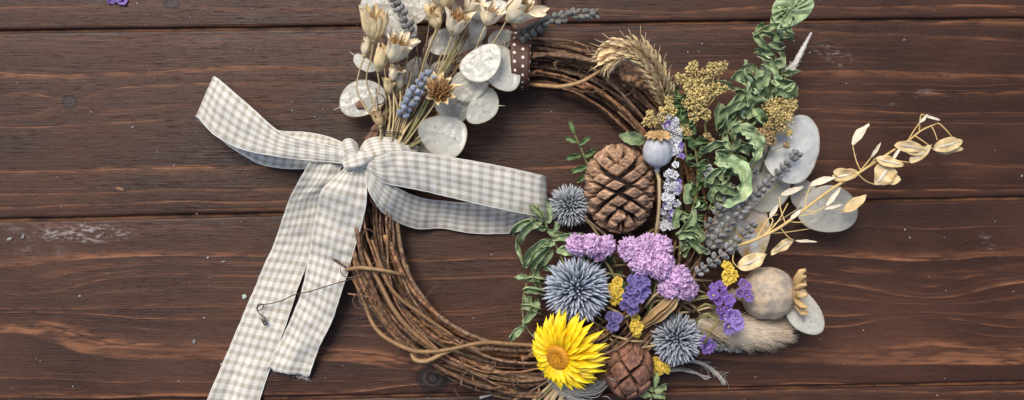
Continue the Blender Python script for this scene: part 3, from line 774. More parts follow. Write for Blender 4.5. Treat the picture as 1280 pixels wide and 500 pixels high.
for dy in (0, 2.2):
    mb = MB(); mb.tube([T(*q) for q in spl([(461, 162 + dy, 55), (470, 163 + dy, 72), (484, 164.5 + dy, 79), (498, 166 + dy, 78), (510, 167.5 + dy, 66)], 20)], .7, 5); mb.build('wire_turn', M['wire'], bw)
# ---------------------------------------------------------------- cones
def cone(cx, cy, z, rx, ry, rz, rot, label, mat, rows, per, gapf, jit, rough_, spin=0.0, group='pine cones'):
    c = T(cx, cy, z); t = thing('pine_cone', label, 'pine cone', c, group)
    ca, sa = math.cos(math.radians(rot)), math.sin(math.radians(rot))
    def pt(th, v, h):
        # v in -1..1 along the axis, th round it
        v = max(-.998, min(.998, v)); r = math.sqrt(1 - abs(v) ** 2.3)
        n = Vector((math.sin(th) * r / rx, v / ry, math.cos(th) * r / rz)).normalized()
        p = Vector((math.sin(th) * r * rx, v * ry, math.cos(th) * r * rz)) + n * h
        return c + Vector((p.x * ca - p.y * sa, p.x * sa + p.y * ca, p.z))
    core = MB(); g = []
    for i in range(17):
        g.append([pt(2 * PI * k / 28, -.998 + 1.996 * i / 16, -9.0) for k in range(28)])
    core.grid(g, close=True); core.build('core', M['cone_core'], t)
    dv = 2.0 / rows
    for i in range(-1, 2 * rows + 2):
        pass
    for i in range(rows + 1):
        v0 = -1 + dv * (i + .1)
        for k in range(per):
            th0 = 2 * PI * (k + .5 * (i % 2)) / per + spin + U(-jit, jit)
            vv = v0 + U(-jit, jit) * .15
            ha = PI / per * gapf * U(1 - jit, 1); hv = dv * gapf * U(1 - jit, 1)
            tone = U(.82, 1.15); mb = MB(); rowsg, cs = [], []
            n = 13; ph = U(0, 50); tl = U(-jit, jit) * 2
            for a in range(n):
                qa = -1 + 2 * a / (n - 1); row, cr = [], []
                for b in range(n):
                    qb = -1 + 2 * b / (n - 1)
                    # square turned to a diamond, blunted
                    x = (qa + qb) * .5; y = (qa - qb) * .5
                    e = max(abs(qa), abs(qb))
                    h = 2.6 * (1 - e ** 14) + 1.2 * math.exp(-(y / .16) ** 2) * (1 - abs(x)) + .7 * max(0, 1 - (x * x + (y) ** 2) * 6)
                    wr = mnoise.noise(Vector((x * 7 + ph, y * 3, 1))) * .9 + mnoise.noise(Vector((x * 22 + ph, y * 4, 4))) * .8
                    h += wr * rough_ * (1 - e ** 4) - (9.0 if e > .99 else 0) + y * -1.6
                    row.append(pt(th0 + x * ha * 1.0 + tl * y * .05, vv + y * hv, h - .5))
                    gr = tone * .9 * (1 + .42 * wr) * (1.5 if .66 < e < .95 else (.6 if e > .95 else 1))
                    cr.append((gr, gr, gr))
                rowsg.append(row); cs.append(cr)
            mb.grid(rowsg, cs); mb.build('scale', M[mat], t)
    return t
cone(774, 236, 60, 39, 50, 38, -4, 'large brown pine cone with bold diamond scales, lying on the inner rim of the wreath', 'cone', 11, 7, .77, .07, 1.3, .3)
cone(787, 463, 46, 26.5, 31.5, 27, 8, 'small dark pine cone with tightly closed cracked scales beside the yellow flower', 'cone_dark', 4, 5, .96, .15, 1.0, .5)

# ---------------------------------------------------------------- poppy heads
def poppy(cx, cy, z, ang, elev, rad, ln, mat, label, stem, crown_n, crown_r, crown_up, smat, tint=(1, 1, 1)):
    c = T(cx, cy, z); t = thing('poppy_head', label, 'poppy head', c, 'poppy heads')
    a = math.radians(ang); e = math.radians(elev)
    ax = Vector((math.cos(a) * math.cos(e), -math.sin(a) * math.cos(e), math.sin(e))); s1, s2 = perp(ax)
    prof = []
    for i in range(21):
        th = PI * i / 20; prof.append((max(.6, rad * math.sin(th) ** .82), -ln * math.cos(th)))
    mb = MB(); mb.lathe(prof, c, ax, 44, tint, rib=lambda w, i: 1 + .020 * math.cos(11 * w) + .02 * math.sin(2 * w + 1) + .07 * mnoise.noise(Vector((math.cos(w) * 2, math.sin(w) * 2, i * .35))))
    mb.build('capsule', M[mat], t)
    nk = [(rad * .30, -ln * 1.0), (rad * .24, -ln * 1.14), (rad * .17, -ln * 1.25), (rad * .24, -ln * 1.33), (rad * .15, -ln * 1.42), (rad * .13, -ln * 1.55)]
    mb = MB(); mb.lathe(nk, c, ax, 14, tint); mb.build('neck', M[mat], t)
    top = c + ax * ln * .98; mb = MB()
    if crown_up > 8:
        for i in range(crown_n):
            w = 2 * PI * i / crown_n + U(-.1, .1); rd = s1 * math.cos(w) + s2 * math.sin(w); l = crown_r * U(.85, 1.1); g = U(.8, 1.15)
            mb.tube([top + rd * l * .25 + ax * 1, top + rd * l * .6 + ax * crown_up * .25, top + rd * l * .92 + ax * crown_up * .65, top + rd * l * 1.0 + ax * crown_up * 1.05], [3.6, 4.4, 3.8, 1.6], 9, [(g * .8,) * 3, (g * 1.0,) * 3, (g * 1.35, g * 1.35, g * 1.3), (g * 1.5, g * 1.5, g * 1.5)], .55)
    for i in range(crown_n if crown_up <= 8 else 0):
        w = 2 * PI * i / crown_n + U(-.08, .08); rd = s1 * math.cos(w) + s2 * math.sin(w); l = crown_r * U(.85, 1.12)
        mb.leaf([top + ax * 1.0, top + rd * l * .5 + ax * (1 + crown_up * .35), top + rd * l + ax * (crown_up * U(.8, 1.2))], crown_r * PI / crown_n * .95, nrm=ax, roll=.7, fold=.3, nt=7, nc=5,
                prof=lambda q: (.35 + .65 * q) * (1 - q ** 5) ** .6 if q < 1 else .1, ruffle=.05, c0=(.7, .65, .6), c1=(1.1, 1.05, 1))
    mb.build('crown', M['poppy_crown'], t, thick=.8)
    mb = MB(); mb.lathe([(.2, 2), (crown_r * .25, 1.8), (crown_r * .45, .6), (crown_r * .5, -2), (crown_r * .35, -4)], top, ax, 18, (.7, .65, .6)); mb.build('crown_base', M['poppy_crown'], t)
    b0 = c - ax * ln * 1.5; mb = MB(); mb.tube([b0] + [T(*q) for q in spl(stem, 20)], [rad * .13, 1.9, 2.1, 2.3], 8); mb.build('stem', M[smat], t)
    return t
poppy(822, 189, 84, 92, 24, 17, 18, 'poppy_blue', 'small blue grey poppy head on a straight stem right of the large cone', [(824, 225, 80), (824, 255, 78), (821, 285, 66), (816, 305, 50)], 12, 17, 1.5, 'husk')
poppy(960, 367, 60, 2, 15, 31, 31, 'poppy_tan', 'big tan poppy head with a toothed crown pointing right', [(905, 372, 56), (880, 372, 50), (850, 380, 46)], 12, 26, 13, 'stalk')

# ---------------------------------------------------------------- globe thistles
def thistle(cx, cy, z, r, label, stem, n=330, face=(0, 0, 1), tints=((.20, .24, .33), (.60, .66, .74)), w=.042):
    c = T(cx, cy, z); t = thing('globe_thistle', label, 'globe thistle', c, 'globe thistles')
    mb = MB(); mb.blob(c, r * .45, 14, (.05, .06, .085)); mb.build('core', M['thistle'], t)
    f = Vector(face).normalized(); s1, s2 = perp(f); mb = MB(); ga = PI * (3 - math.sqrt(5))
    for i in range(n):
        q = 1 - (i + .5) / n * 1.45            # from the crown to below the equator
        rr = math.sqrt(max(0, 1 - q * q)); w_ = ga * i
        d = (f * q + (s1 * math.cos(w_) + s2 * math.sin(w_)) * rr + Vector((U(-.06, .06), U(-.06, .06), U(-.06, .06)))).normalized()
        l = r * U(.86, 1.10) * (.9 + .1 * rr); k = U(.85, 1.15)
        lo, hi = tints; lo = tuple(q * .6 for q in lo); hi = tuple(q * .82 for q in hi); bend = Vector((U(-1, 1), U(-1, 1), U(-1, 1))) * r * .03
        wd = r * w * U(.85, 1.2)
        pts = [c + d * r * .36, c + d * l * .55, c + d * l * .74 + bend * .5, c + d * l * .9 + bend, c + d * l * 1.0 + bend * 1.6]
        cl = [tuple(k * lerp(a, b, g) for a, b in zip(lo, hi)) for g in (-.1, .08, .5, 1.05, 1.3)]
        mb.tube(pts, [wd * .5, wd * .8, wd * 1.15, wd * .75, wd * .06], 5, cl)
    mb.build('floret_head', M['thistle'], t)
    mb = MB(); mb.tube([c + Vector((0, 0, -r * .3))] + [T(*q) for q in spl(stem, 14)], [1.5, 1.5, 1.8], 6); mb.build('stem', M['stalk'], t)
    return t
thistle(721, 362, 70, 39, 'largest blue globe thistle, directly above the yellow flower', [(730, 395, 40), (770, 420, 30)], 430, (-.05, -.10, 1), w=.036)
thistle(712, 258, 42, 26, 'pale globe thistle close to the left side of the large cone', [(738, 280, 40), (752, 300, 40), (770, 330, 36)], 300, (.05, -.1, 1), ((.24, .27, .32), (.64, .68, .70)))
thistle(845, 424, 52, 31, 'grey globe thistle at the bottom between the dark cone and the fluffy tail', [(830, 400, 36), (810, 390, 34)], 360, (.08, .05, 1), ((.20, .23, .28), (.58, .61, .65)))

# ---------------------------------------------------------------- yellow everlasting daisy
def everlasting():
    C0 = T(698, 446, 94); t = thing('everlasting_daisy', 'bright yellow everlasting daisy with an orange centre at the foot of the wreath', 'flower', C0)
    ax = Vector((-.56, .26, .80)).normalized(); s1, s2 = perp(ax)
    prof = [(.3, 3.2), (3, 3.6), (5, 4.8), (8, 6.0), (11.5, 5.6), (14.5, 3.5), (15.8, 0), (15.5, -4), (12, -8)]
    cols = [(1.5, 1.7, 1.6), (1.5, 1.7, 1.4), (1.0, 1.0, 1), (.85, .8, .9), (1, 1, 1), (1.05, 1.1, 1), (1, 1, 1), (1, 1, 1), (1, 1, 1)]
    mb = MB(); mb.lathe(prof, C0, ax, 40, cols, rib=lambda w, i: 1 + .05 * math.sin(17 * w + i * 2)); mb.build('disc', M['orange'], t)
    mb = MB(); ga = PI * (3 - math.sqrt(5))
    for i in range(420):
        f = math.sqrt((i + .5) / 420); w = ga * i; r_ = 15.4 * f
        h = 3.4 + 2.6 * math.sin(PI * min(1, f * .95)) - 3.2 * max(0, f - .75) * 3
        p = C0 + (s1 * math.cos(w) + s2 * math.sin(w)) * r_ + ax * h; g = U(.6, 1.25)
        cc = (1.5 * g, 1.8 * g, 2 * g) if f < .36 else (g, g, g)
        mb.tube([p - ax * 1.2, p + ax * U(.4, 1.3)], [.55, .28], 4, cc)
    mb.build('disc_florets', M['orange'], t)
    for ringi, (n, e, L, b, wd) in enumerate([(22, .30, 28, 13, 3.2), (26, .12, 36, 13, 3.6), (28, -.08, 44, 12, 3.9), (28, -.26, 50, 11, 4.1), (26, -.42, 53, 10, 4.2)]):
        for i in range(n):
            w = 2 * PI * (i + .5 * (ringi % 2)) / n + U(-.08, .08); rd = s1 * math.cos(w) + s2 * math.sin(w)
            el = e + U(-.12, .12); l = .88 * L * U(.88, 1.08) * (.90 + .22 * (rd.x * .85 - rd.y * .5))
            p0 = C0 + rd * b - ax * (1 + ringi * 1.6)
            d0 = rd * math.cos(el + .35) + ax * math.sin(el + .35); d1 = rd * math.cos(el) + ax * math.sin(el); d2 = rd * math.cos(el - .3) + ax * math.sin(el - .3)
            p1 = p0 + d0 * l * .33; p2 = p1 + d1 * l * .36; p3 = p2 + d2 * l * .33
            mb = MB(); g = U(.92, 1.06)
            mb.leaf([p0, p1, p2, p3], wd * U(.85, 1.1), nrm=ax, tilt=U(-.25, .25), roll=.75, fold=.12, ruffle=.05, nt=11, nc=5,
                    prof=lambda q: (.55 + .6 * math.sin(PI * min(1, q * .82 + .12))) * (1 - q ** 6) ** .7 * (1 if q < .72 else 1 - ((q - .72) / .28) ** 1.5 * .85) if q < 1 else .05,
                    c0=(.95 * g, .80 * g, .6), c1=(1.0 * g, 1.02 * g, 1.0), twist=U(-.3, .3))
            mb.build('petal', M['yellow'], t)
    mb = MB(); mb.tube([C0 - ax * 6, C0 - ax * 22, T(745, 452, 45), T(775, 440, 38)], [6, 3, 2, 2], 8); mb.build('stem', M['stalk'], t)
everlasting()

# ---------------------------------------------------------------- statice florets
def floret(mb, c, r, ax, ruff=.28, lobes=5, cmul=(1, 1, 1), deep=.8):
    ax = Vector(ax).normalized(); s1, s2 = perp(ax); na, rows, cs = 26, [], []; ph = U(0, 9); sd = U(0, 99)
    for i, (f, h) in enumerate([(.08, -1.0), (.25, -.75), (.5, -.4), (.78, -.12), (1.0, .0), (1.12, -.10)]):
        row, cr = [], []
        for k in range(na):
            w = 2 * PI * k / na
            lob = 1 + .16 * abs(math.sin(lobes * w / 2 + ph)) * f * 1.2 - .12 * f + .12 * f * mnoise.noise(Vector((math.cos(w) * 2, math.sin(w) * 2, sd)))
            z = h * r * deep + ruff * r * f * f * (math.sin(lobes * 2 * w + ph) * .5 + mnoise.noise(Vector((math.cos(w) * 3.5, math.sin(w) * 3.5, sd + i * .4))) * 1.2)
            row.append(c + (s1 * math.cos(w) + s2 * math.sin(w)) * r * f * lob + ax * z)
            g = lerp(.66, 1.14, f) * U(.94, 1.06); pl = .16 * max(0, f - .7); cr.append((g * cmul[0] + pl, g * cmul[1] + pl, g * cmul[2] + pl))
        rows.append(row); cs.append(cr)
    mb.grid(rows, cs, close=True)
def poly_pts(pts, n, dmin):
    xs = [p[0] for p in pts]; ys = [p[1] for p in pts]; out = []
    for _ in range(6000):
        x, y = U(min(xs), max(xs)), U(min(ys), max(ys)); ins = False; j = len(pts) - 1
        for i in range(len(pts)):
            if (pts[i][1] > y) != (pts[j][1] > y) and x < (pts[j][0]-pts[i][0])*(y-pts[i][1])/(pts[j][1]-pts[i][1])+pts[i][0]: ins = not ins
            j = i
        if ins and all((x-a)**2+(y-b)**2 > dmin*dmin for a, b in out): out.append((x, y))
        if len(out) >= n: break
    return out
def cluster(name, label, cat, poly, n, dmin, r, z, dome, mat, group=None, calyx=True, stem=None, ruff=.28, cmul=(1, 1, 1), pistil=None, deep=.8, cal='husk', tiltk=.9):
    cx = sum(p[0] for p in poly) / len(poly); cy = sum(p[1] for p in poly) / len(poly)
    t = thing(name, label, cat, T(cx, cy, z), group); mx = max(math.hypot(p[0]-cx, p[1]-cy) for p in poly) + r
    for x, y in poly_pts(poly, n, dmin):
        d = math.hypot(x-cx, y-cy) / mx; zz = z + dome * (1 - d * d) + U(-2, 2)
        ax = Vector(((x-cx) / mx * tiltk + U(-.3, .3), (y-cy) / mx * tiltk + U(-.3, .3), 1)); c = T(x, y, zz); rr = r * U(.8, 1.15); g = U(.86, 1.1)
        mb = MB(); floret(mb, c, rr, ax, ruff, cmul=(cmul[0] * g, cmul[1] * g, cmul[2] * g), deep=deep)
        if rr > 4:
            for q in range(1): floret(mb, c + Vector((U(-.4, .4), U(-.4, .4), -.12)) * rr, rr * .62, ax + Vector((U(-.5, .5), U(-.5, .5), 0)), ruff * 1.2, cmul=(cmul[0] * g, cmul[1] * g, cmul[2] * g))
        o = mb.build('floret', M[mat], t)
        if calyx:
            mb = MB(); a = ax.normalized(); b = T((x * 2 + cx) / 3, (y * 2 + cy) / 3, z - 10)
            mb.tube([c - a * rr * .4, c - a * rr * 1.2, b], [rr * .28, rr * .22, .8], 6); mb.build('calyx', M[cal], o)
        if pistil:
            mb = MB(); mb.blob(c + ax.normalized() * rr * .05, rr * .22, 6, (1, 1, 1)); mb.build('eye', M[pistil], o)
    if stem:
        mb = MB(); mb.tube([T(*q) for q in spl([(cx, cy, z - 6)] + stem, 16)], [1.5, 1.7, 1.9], 6); mb.build('stem', M['greenstalk'], t)
    return t
def frilly(label, heads, stem):
    cx = sum(h[0] for h in heads) / len(heads); cy = sum(h[1] for h in heads) / len(heads)
    t = thing('statice_cluster', label, 'statice', T(cx, cy, 80), 'mauve pink statice'); ga = PI * (3 - math.sqrt(5))
    for hx, hy, hr, hz in heads:
        c = T(hx, hy, hz); hv = hr * .94; n = 12; g0 = U(.92, 1.08); lean = Vector(((hx - cx) * .012, (hy - cy) * .012, 0)); k0 = U(0, 6)
        for i in range(n):
            q = 1 - (i + .4) / n * .95; rr = math.sqrt(1 - q * q); w = ga * i + k0
            ax = (Vector((rr * math.cos(w), rr * math.sin(w), q)) + lean + Vector((U(-.12, .12), U(-.12, .12), 0))).normalized()
            p = c + Vector((ax.x * hv * .72, ax.y * hv * .72, ax.z * hv * .55)); r_ = hr * U(.44, .60); g = g0 * U(.88, 1.08); mb = MB()
            floret(mb, p, r_, ax, .42, 9, cmul=(g, g, g), deep=.7)
            floret(mb, p + ax * .4, r_ * .62, ax + Vector((U(-.4, .4), U(-.4, .4), 0)), .6, 5, cmul=(g, g, g))
            floret(mb, p + ax * .6, r_ * .34, ax, .6, 4, cmul=(g * .95, g * .9, g))
            mb.build('floret', M['pink'], t)
        mb = MB(); mb.tube([c, c - Vector((0, 0, hr * .8)), T((hx + cx) / 2, (hy + cy) / 2, 58)], [hr * .4, hr * .3, 1.6], 8, (.8, .8, .7)); mb.build('calyx', M['husk'], t)
    mb = MB(); mb.tube([T(*q) for q in spl([(cx, cy, 60)] + stem, 16)], [1.5, 1.7, 1.9], 6); mb.build('stem', M['greenstalk'], t)
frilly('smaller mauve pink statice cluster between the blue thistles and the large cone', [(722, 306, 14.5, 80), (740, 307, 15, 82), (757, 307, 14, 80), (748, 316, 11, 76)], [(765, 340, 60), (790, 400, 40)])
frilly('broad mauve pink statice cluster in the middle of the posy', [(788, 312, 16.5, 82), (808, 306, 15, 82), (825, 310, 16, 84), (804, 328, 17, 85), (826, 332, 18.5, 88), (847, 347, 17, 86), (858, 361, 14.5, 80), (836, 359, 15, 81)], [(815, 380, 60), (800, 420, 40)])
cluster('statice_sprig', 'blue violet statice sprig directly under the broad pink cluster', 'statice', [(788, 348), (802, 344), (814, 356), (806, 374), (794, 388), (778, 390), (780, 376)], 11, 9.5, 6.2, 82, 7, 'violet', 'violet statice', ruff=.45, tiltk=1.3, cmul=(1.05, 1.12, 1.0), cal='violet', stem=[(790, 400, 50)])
cluster('statice_sprig', 'small blue violet statice bit between the yellow daisy and the dark cone', 'statice', [(760, 396), (770, 392), (776, 402), (770, 411), (762, 410)], 4, 7, 6.2, 66, 3, 'violet', 'violet statice', cmul=(.9, 1.0, .85), cal='violet')
cluster('statice_sprig', 'deep purple statice sprig beside the tan poppy head', 'statice', [(889, 358), (904, 354), (914, 372), (918, 388), (910, 402), (898, 396), (893, 376)], 11, 8.5, 5.6, 90, 6, 'violet', 'violet statice', cmul=(1.0, .72, .92), stem=[(880, 400, 50), (860, 400, 44)])
cluster('statice_sprig', 'lighter purple statice pair below the deep purple sprig', 'statice', [(903, 396), (920, 392), (924, 404), (918, 414), (906, 410)], 3, 9, 8.6, 94, 2, 'violet', 'violet statice', cmul=(1.35, 1.25, 1.15))
cluster('statice_sprig', 'purple statice bells overlapping the left face of the tan poppy head', 'statice', [(922, 350), (936, 354), (942, 368), (934, 376), (924, 366)], 5, 7, 4.6, 102, 2, 'violet', 'violet statice', cmul=(1.25, .95, 1.0), stem=[(905, 380, 80)])
cluster('statice_floret', 'single purple floret on the dark wood right of the bottom grey thistle', 'statice', [(880, 428), (890, 428), (892, 436), (880, 436)], 2, 7, 8.5, 56, 2, 'violet', 'violet statice', cmul=(1.35, 1.1, 1.1))
for lab, poly, n, r_, z_ in [('yellow floret bit touching the right side of the largest blue thistle', [(762, 354), (772, 352), (777, 372), (768, 386), (762, 370)], 7, 5.2, 62),
        ('yellow floret bit between the violet statice and the dark cone', [(785, 398), (797, 396), (802, 412), (796, 420), (787, 412)], 6, 5.4, 66),
        ('golden yellow floret standing above the deep purple statice', [(905, 330), (914, 328), (918, 350), (912, 358), (906, 346)], 6, 5.6, 92),
        ('yellow floret low on the right of the dark cone', [(818, 448), (832, 450), (836, 462), (824, 470), (816, 462)], 6, 5.4, 44)]:
    cluster('yellow_floret', lab, 'dried flower', poly, n, 5, r_, z_, 2, 'ystat', 'small yellow florets', ruff=.4, calyx=True)

# ---------------------------------------------------------------- woolly lilac sprig
def woolly(path, label, spread, n):
    pts = [T(*p) for p in spl(path, 50)]; t = thing('lilac_sprig', label, 'dried flower', pts[-1], 'woolly lilac sprigs')
    mb = MB(); mb.tube(pts, [1.1, .9, .7], 5); mb.build('stem', M['greenstalk'], t)
    for i in range(n):
        p = pts[int(U(0, 49))] + Vector((U(-spread, spread), U(-spread, spread) * .7, U(-2, 6))); ax = Vector((U(-.8, .8), U(-.8, .8), 1)); k = U(0, 1)
        mb = MB()
        if k < .13: floret(mb, p + Vector((0, 0, 3)), U(3.0, 4.6), ax, .4, cmul=(1.25, 1.15, 1.1)); mb.build('purple_floret', M['violet'], t)
        else:
            floret(mb, p, U(2.6, 4.6), ax, .6, cmul=(1.0, 1.0, 1.0), deep=1.3)
            for q in range(10):
                d = Vector((U(-1, 1), U(-1, 1), U(-.2, 1))).normalized(); mb.tube([p, p + d * U(3.5, 6)], [.5, .2], 4, (1.1, 1.1, 1.1))
            mb.build('woolly_calyx', M['lilac'], t)
woolly([(833, 283, 62), (838, 250, 74), (841, 215, 80), (846, 185, 80), (838, 160, 76), (832, 150, 74)], 'woolly lilac and purple sprig running up along the small poppy stem', 8.5, 98)
woolly([(890, 235, 66), (886, 222, 74), (884, 212, 76)], 'tiny woolly lilac tuft in the heart of the green leaves', 5, 9)
# ---------------------------------------------------------------- leaves
def curl(base, ang, L, cxy=0.0, cz=0.0, elev=.2, n=7):
    """path from a base: heading ang (degrees, image up), turning cxy in plane and cz out of it (radians over the length)"""
    a = math.radians(ang); p = T(*base); out = [p]
    for i in range(n):
        q = (i + .5) / n
        aa = a + cxy * q; e = elev + cz * q
        p = p + Vector((math.cos(aa) * math.cos(e), -math.sin(aa) * math.cos(e), math.sin(e))) * (L / n)
        out.append(p)
    return out
def put_leaf(t, base, ang, L, W, cxy=0, cz=0, elev=.2, roll=1.0, tilt=0.0, mat='leaf', ruffle=.18, rf=2.0, twist=0.0, fold=.25, pleat=0, name='leaf', g=None, cc=None):
    mb = MB(); g = g or U(.8, 1.2); cc = cc or (1, 1, 1); rollk = 1.0 if pleat else 1.9
    mb.leaf(curl(base, ang, L * 1.06, cxy * 1.25, cz * 1.35, elev), W * .98, tilt=tilt, roll=roll * rollk, ruffle=ruffle * 1.5, rf=rf, fold=fold, nt=36 if pleat else 22, nc=9, twist=twist * 1.2,
            c0=tuple(.8 * g * q for q in cc), c1=tuple(1.0 * g * q for q in cc), edge=tuple(1.28 * g * q for q in cc))
    nc = 9; rows = [mb.v[i * nc:(i + 1) * nc] for i in range(len(mb.v) // nc)]; new = []; sd = U(0, 99); am = (1.0 + pleat * .7) * min(1.0, W / 9) * .72
    for i, r in enumerate(rows):
        d = rows[min(i+1, len(rows)-1)][4] - rows[max(i-1, 0)][4]
        for k, p in enumerate(r):
            sdv = r[min(k+1, nc-1)] - r[max(k-1, 0)]; n_ = sdv.cross(d)
            n_ = n_.normalized() if n_.length > 1e-6 else Vector((0, 0, 1))
            q = abs(k - 4) / 4; tt = i / (len(rows) - 1)
            h = am * (math.sin(tt * (46 if pleat else 26) - q * 3.0 + sd) * q * .95 + 2.0 * mnoise.noise(Vector((tt * 4.5, (k - 4) * .5, sd))) * (.3 + q) + .9 * mnoise.noise(Vector((tt * 11, (k - 4) * .9, sd + 7))))
            new.append(p + n_ * h * math.sin(PI * min(1, tt * 1.02 + .02)) ** .4)
    mb.v = new
    br = U(0, 1) < .3; cn = []
    for i, c in enumerate(mb.c):
        k, tt = i % nc - 4, (i // nc) / (len(rows) - 1); v = 1.22 if k == 0 else 1 + .10 * math.sin(tt * 40 - abs(k) * 2.2)
        m_ = mnoise.noise(Vector((tt * 3, k * .4, sd)))
        b_ = max(0, (.9 if br else .35) * (abs(k) / 4) ** 3 * (tt ** 2) + (m_ - .25) * .8)
        cn.append(tuple(lerp(q * v, z_, min(.6, b_)) for q, z_ in zip(c, (1.25, .95, .75))))
    mb.c = cn
    return mb.build(name, M[mat], t, thick=.3, sub=1)
def sprig(label, stem, leaves, mat='leaf', smat='greenstalk', auto=None, group='green leaf sprigs', sw=1.2):
    sp = spl(stem, 40); t = thing('leaf_sprig', label, 'leaf sprig', T(*stem[0]), group)
    mb = MB(); mb.tube([T(*p) for p in sp], [sw * 1.15, sw, sw * .6], 6); mb.build('stem', M[smat], t)
    for q in leaves: put_leaf(t, mat=q.pop('mat', mat), **q)
    if auto:
        n, t0, L, W, z0, roll = auto
        for i in range(n):
            u = t0 + (1 - t0) * (i + .5) / n; k = min(38, int(u * 39)); p = sp[k]; d = math.degrees(math.atan2(-(sp[k+1][1] - p[1]), sp[k+1][0] - p[0]))
            sd = 1 if i % 2 else -1
            put_leaf(t, (p[0], p[1], p[2] + U(-1, z0)), d + sd * U(35, 95), L * .88 * U(.75, 1.2), W * .85 * U(.8, 1.2), cxy=-sd * U(-.6, 2.0), cz=U(-2.4, 1.2), elev=U(-.1, .8),
                     roll=roll * U(.6, 1.35), tilt=U(-1.0, 1.0), ruffle=U(.1, .3), twist=U(-1.2, 1.2), mat=mat)
    return t
D = dict
# upper right: curled sage sprays
sprig('tall sage green sprig at the top right ending in a round pleated leaf', [(944, 150, 72), (957, 108, 78), (965, 75, 80), (973, 45, 80), (982, 22, 80), (988, 12, 82)], [
    D(base=(976, 30, 78), ang=60, L=30, W=15, elev=.0, roll=.5, pleat=2.5, tilt=-.2),
    D(base=(973, 32, 84), ang=175, L=24, W=8, cxy=1.2, cz=-1.8, elev=.6, roll=1.1),
    D(base=(971, 45, 84), ang=15, L=24, W=10, cxy=-1.0, cz=-1.6, elev=.5, roll=.9, twist=.6),
    D(base=(966, 48, 82), ang=120, L=26, W=8, cxy=1.7, cz=-1.2, elev=.7, roll=1.2),
    D(base=(962, 62, 84), ang=170, L=30, W=9, cxy=-1.5, cz=-1.2, elev=.5, roll=1.1, twist=.5),
    D(base=(944, 42, 80), ang=85, L=18, W=6, cxy=-1.5, cz=-1.2, elev=.5, roll=1.1),
    D(base=(966, 66, 82), ang=205, L=24, W=8, cxy=-1.2, elev=.5, cz=-1.4, roll=1.0),
    D(base=(960, 55, 86), ang=330, L=22, W=9, cxy=.8, elev=.5, cz=-1.5, roll=1.0)],
    auto=(13, .36, 25, 9.5, 6, 1.0))
def fan_leaf(t, cx, cy, z, rx, ry, rot, pl, folds):
    c = T(cx, cy, z); ca, sa = math.cos(math.radians(rot)), -math.sin(math.radians(rot)); rows, cs = [], []; na = 132
    for i in range(11):
        f = max(.02, i / 10); row, cr = [], []
        for k in range(na):
            w = 2 * PI * k / na; ww = w + .35 * math.sin(w * 2) + .5 * f
            e = 1 + .04 * math.sin(3 * w + 1); fo = abs(((ww * folds / PI) % 2) - 1)
            x, y = rx * f * math.cos(w) * e, ry * f * math.sin(w) * e
            h = pl * math.sin(PI * f) ** .6 * (fo ** .6 - .6) + 1.4 * mnoise.noise(Vector((x * .12, y * .12, 3))) + 2.2 * f * f - 1
            row.append(c + Vector((x * ca - y * sa, x * sa + y * ca, h))); g = .98 + .2 * f * f + .12 * fo; cr.append((g, g, g))
        rows.append(row); cs.append(cr)
    mb = MB(); mb.grid(rows, cs, close=True); mb.build('leaf', M['leaf'], t, thick=.3)
fan_leaf(bpy.data.objects['leaf_sprig'], 990, 11, 88, 26, 19, 28, 7.5, 9)
fan_leaf(bpy.data.objects['leaf_sprig'], 975, 24, 82, 14, 10, 60, 5, 7)
sprig('dense sage sprig with a coiled leaf below the tall one', [(905, 225, 64), (918, 185, 74), (930, 150, 80), (940, 120, 82), (944, 98, 84)], [
    D(base=(936, 108, 84), ang=70, L=34, W=13, cxy=2.6, cz=-1.2, elev=.8, roll=.9, g=1.05),
    D(base=(926, 100, 80), ang=110, L=26, W=12, cxy=-2.2, cz=-1.0, elev=.6, roll=.8),
    D(base=(938, 100, 78), ang=330, L=24, W=9, cxy=-1.6, cz=-1.5, elev=.6, roll=1.1),
    D(base=(915, 112, 82), ang=140, L=34, W=10, cxy=1.2, cz=-1.8, elev=.7, roll=1.1),
    D(base=(928, 118, 86), ang=200, L=44, W=11, cxy=1.3, cz=-1.4, elev=.6, roll=1.0, twist=.4),
    D(base=(935, 128, 88), ang=185, L=48, W=12, cxy=.9, cz=-1.4, elev=.55, roll=1.1),
    D(base=(900, 130, 84), ang=250, L=38, W=13, cxy=.9, cz=-1.6, elev=.6, roll=.9),
    D(base=(918, 140, 84), ang=250, L=36, W=11, cxy=-.6, cz=-1.8, elev=.5, roll=1.0),
    D(base=(940, 135, 84), ang=290, L=32, W=11, cxy=1.0, cz=-1.8, elev=.6, roll=1.0)],
    auto=(20, .2, 32, 10.5, 10, 1.0))
sprig('sage sprig with broad leaves bending over the yellow flower heads at the right', [(940, 190, 60), (955, 150, 72), (966, 115, 76), (978, 90, 78)], [
    D(base=(966, 108, 82), ang=40, L=34, W=10, cxy=-1.6, cz=-1.4, elev=.7, roll=1.0),
    D(base=(962, 115, 82), ang=10, L=36, W=11, cxy=-.9, cz=-1.6, elev=.7, roll=1.0),
    D(base=(958, 120, 82), ang=150, L=28, W=10, cxy=1.0, cz=-1.5, elev=.6, roll=1.1),
    D(base=(968, 98, 82), ang=80, L=26, W=9, cxy=1.6, cz=-1.4, elev=.6, roll=1.0)],
    auto=(16, .2, 29, 10, 9, 1.0))
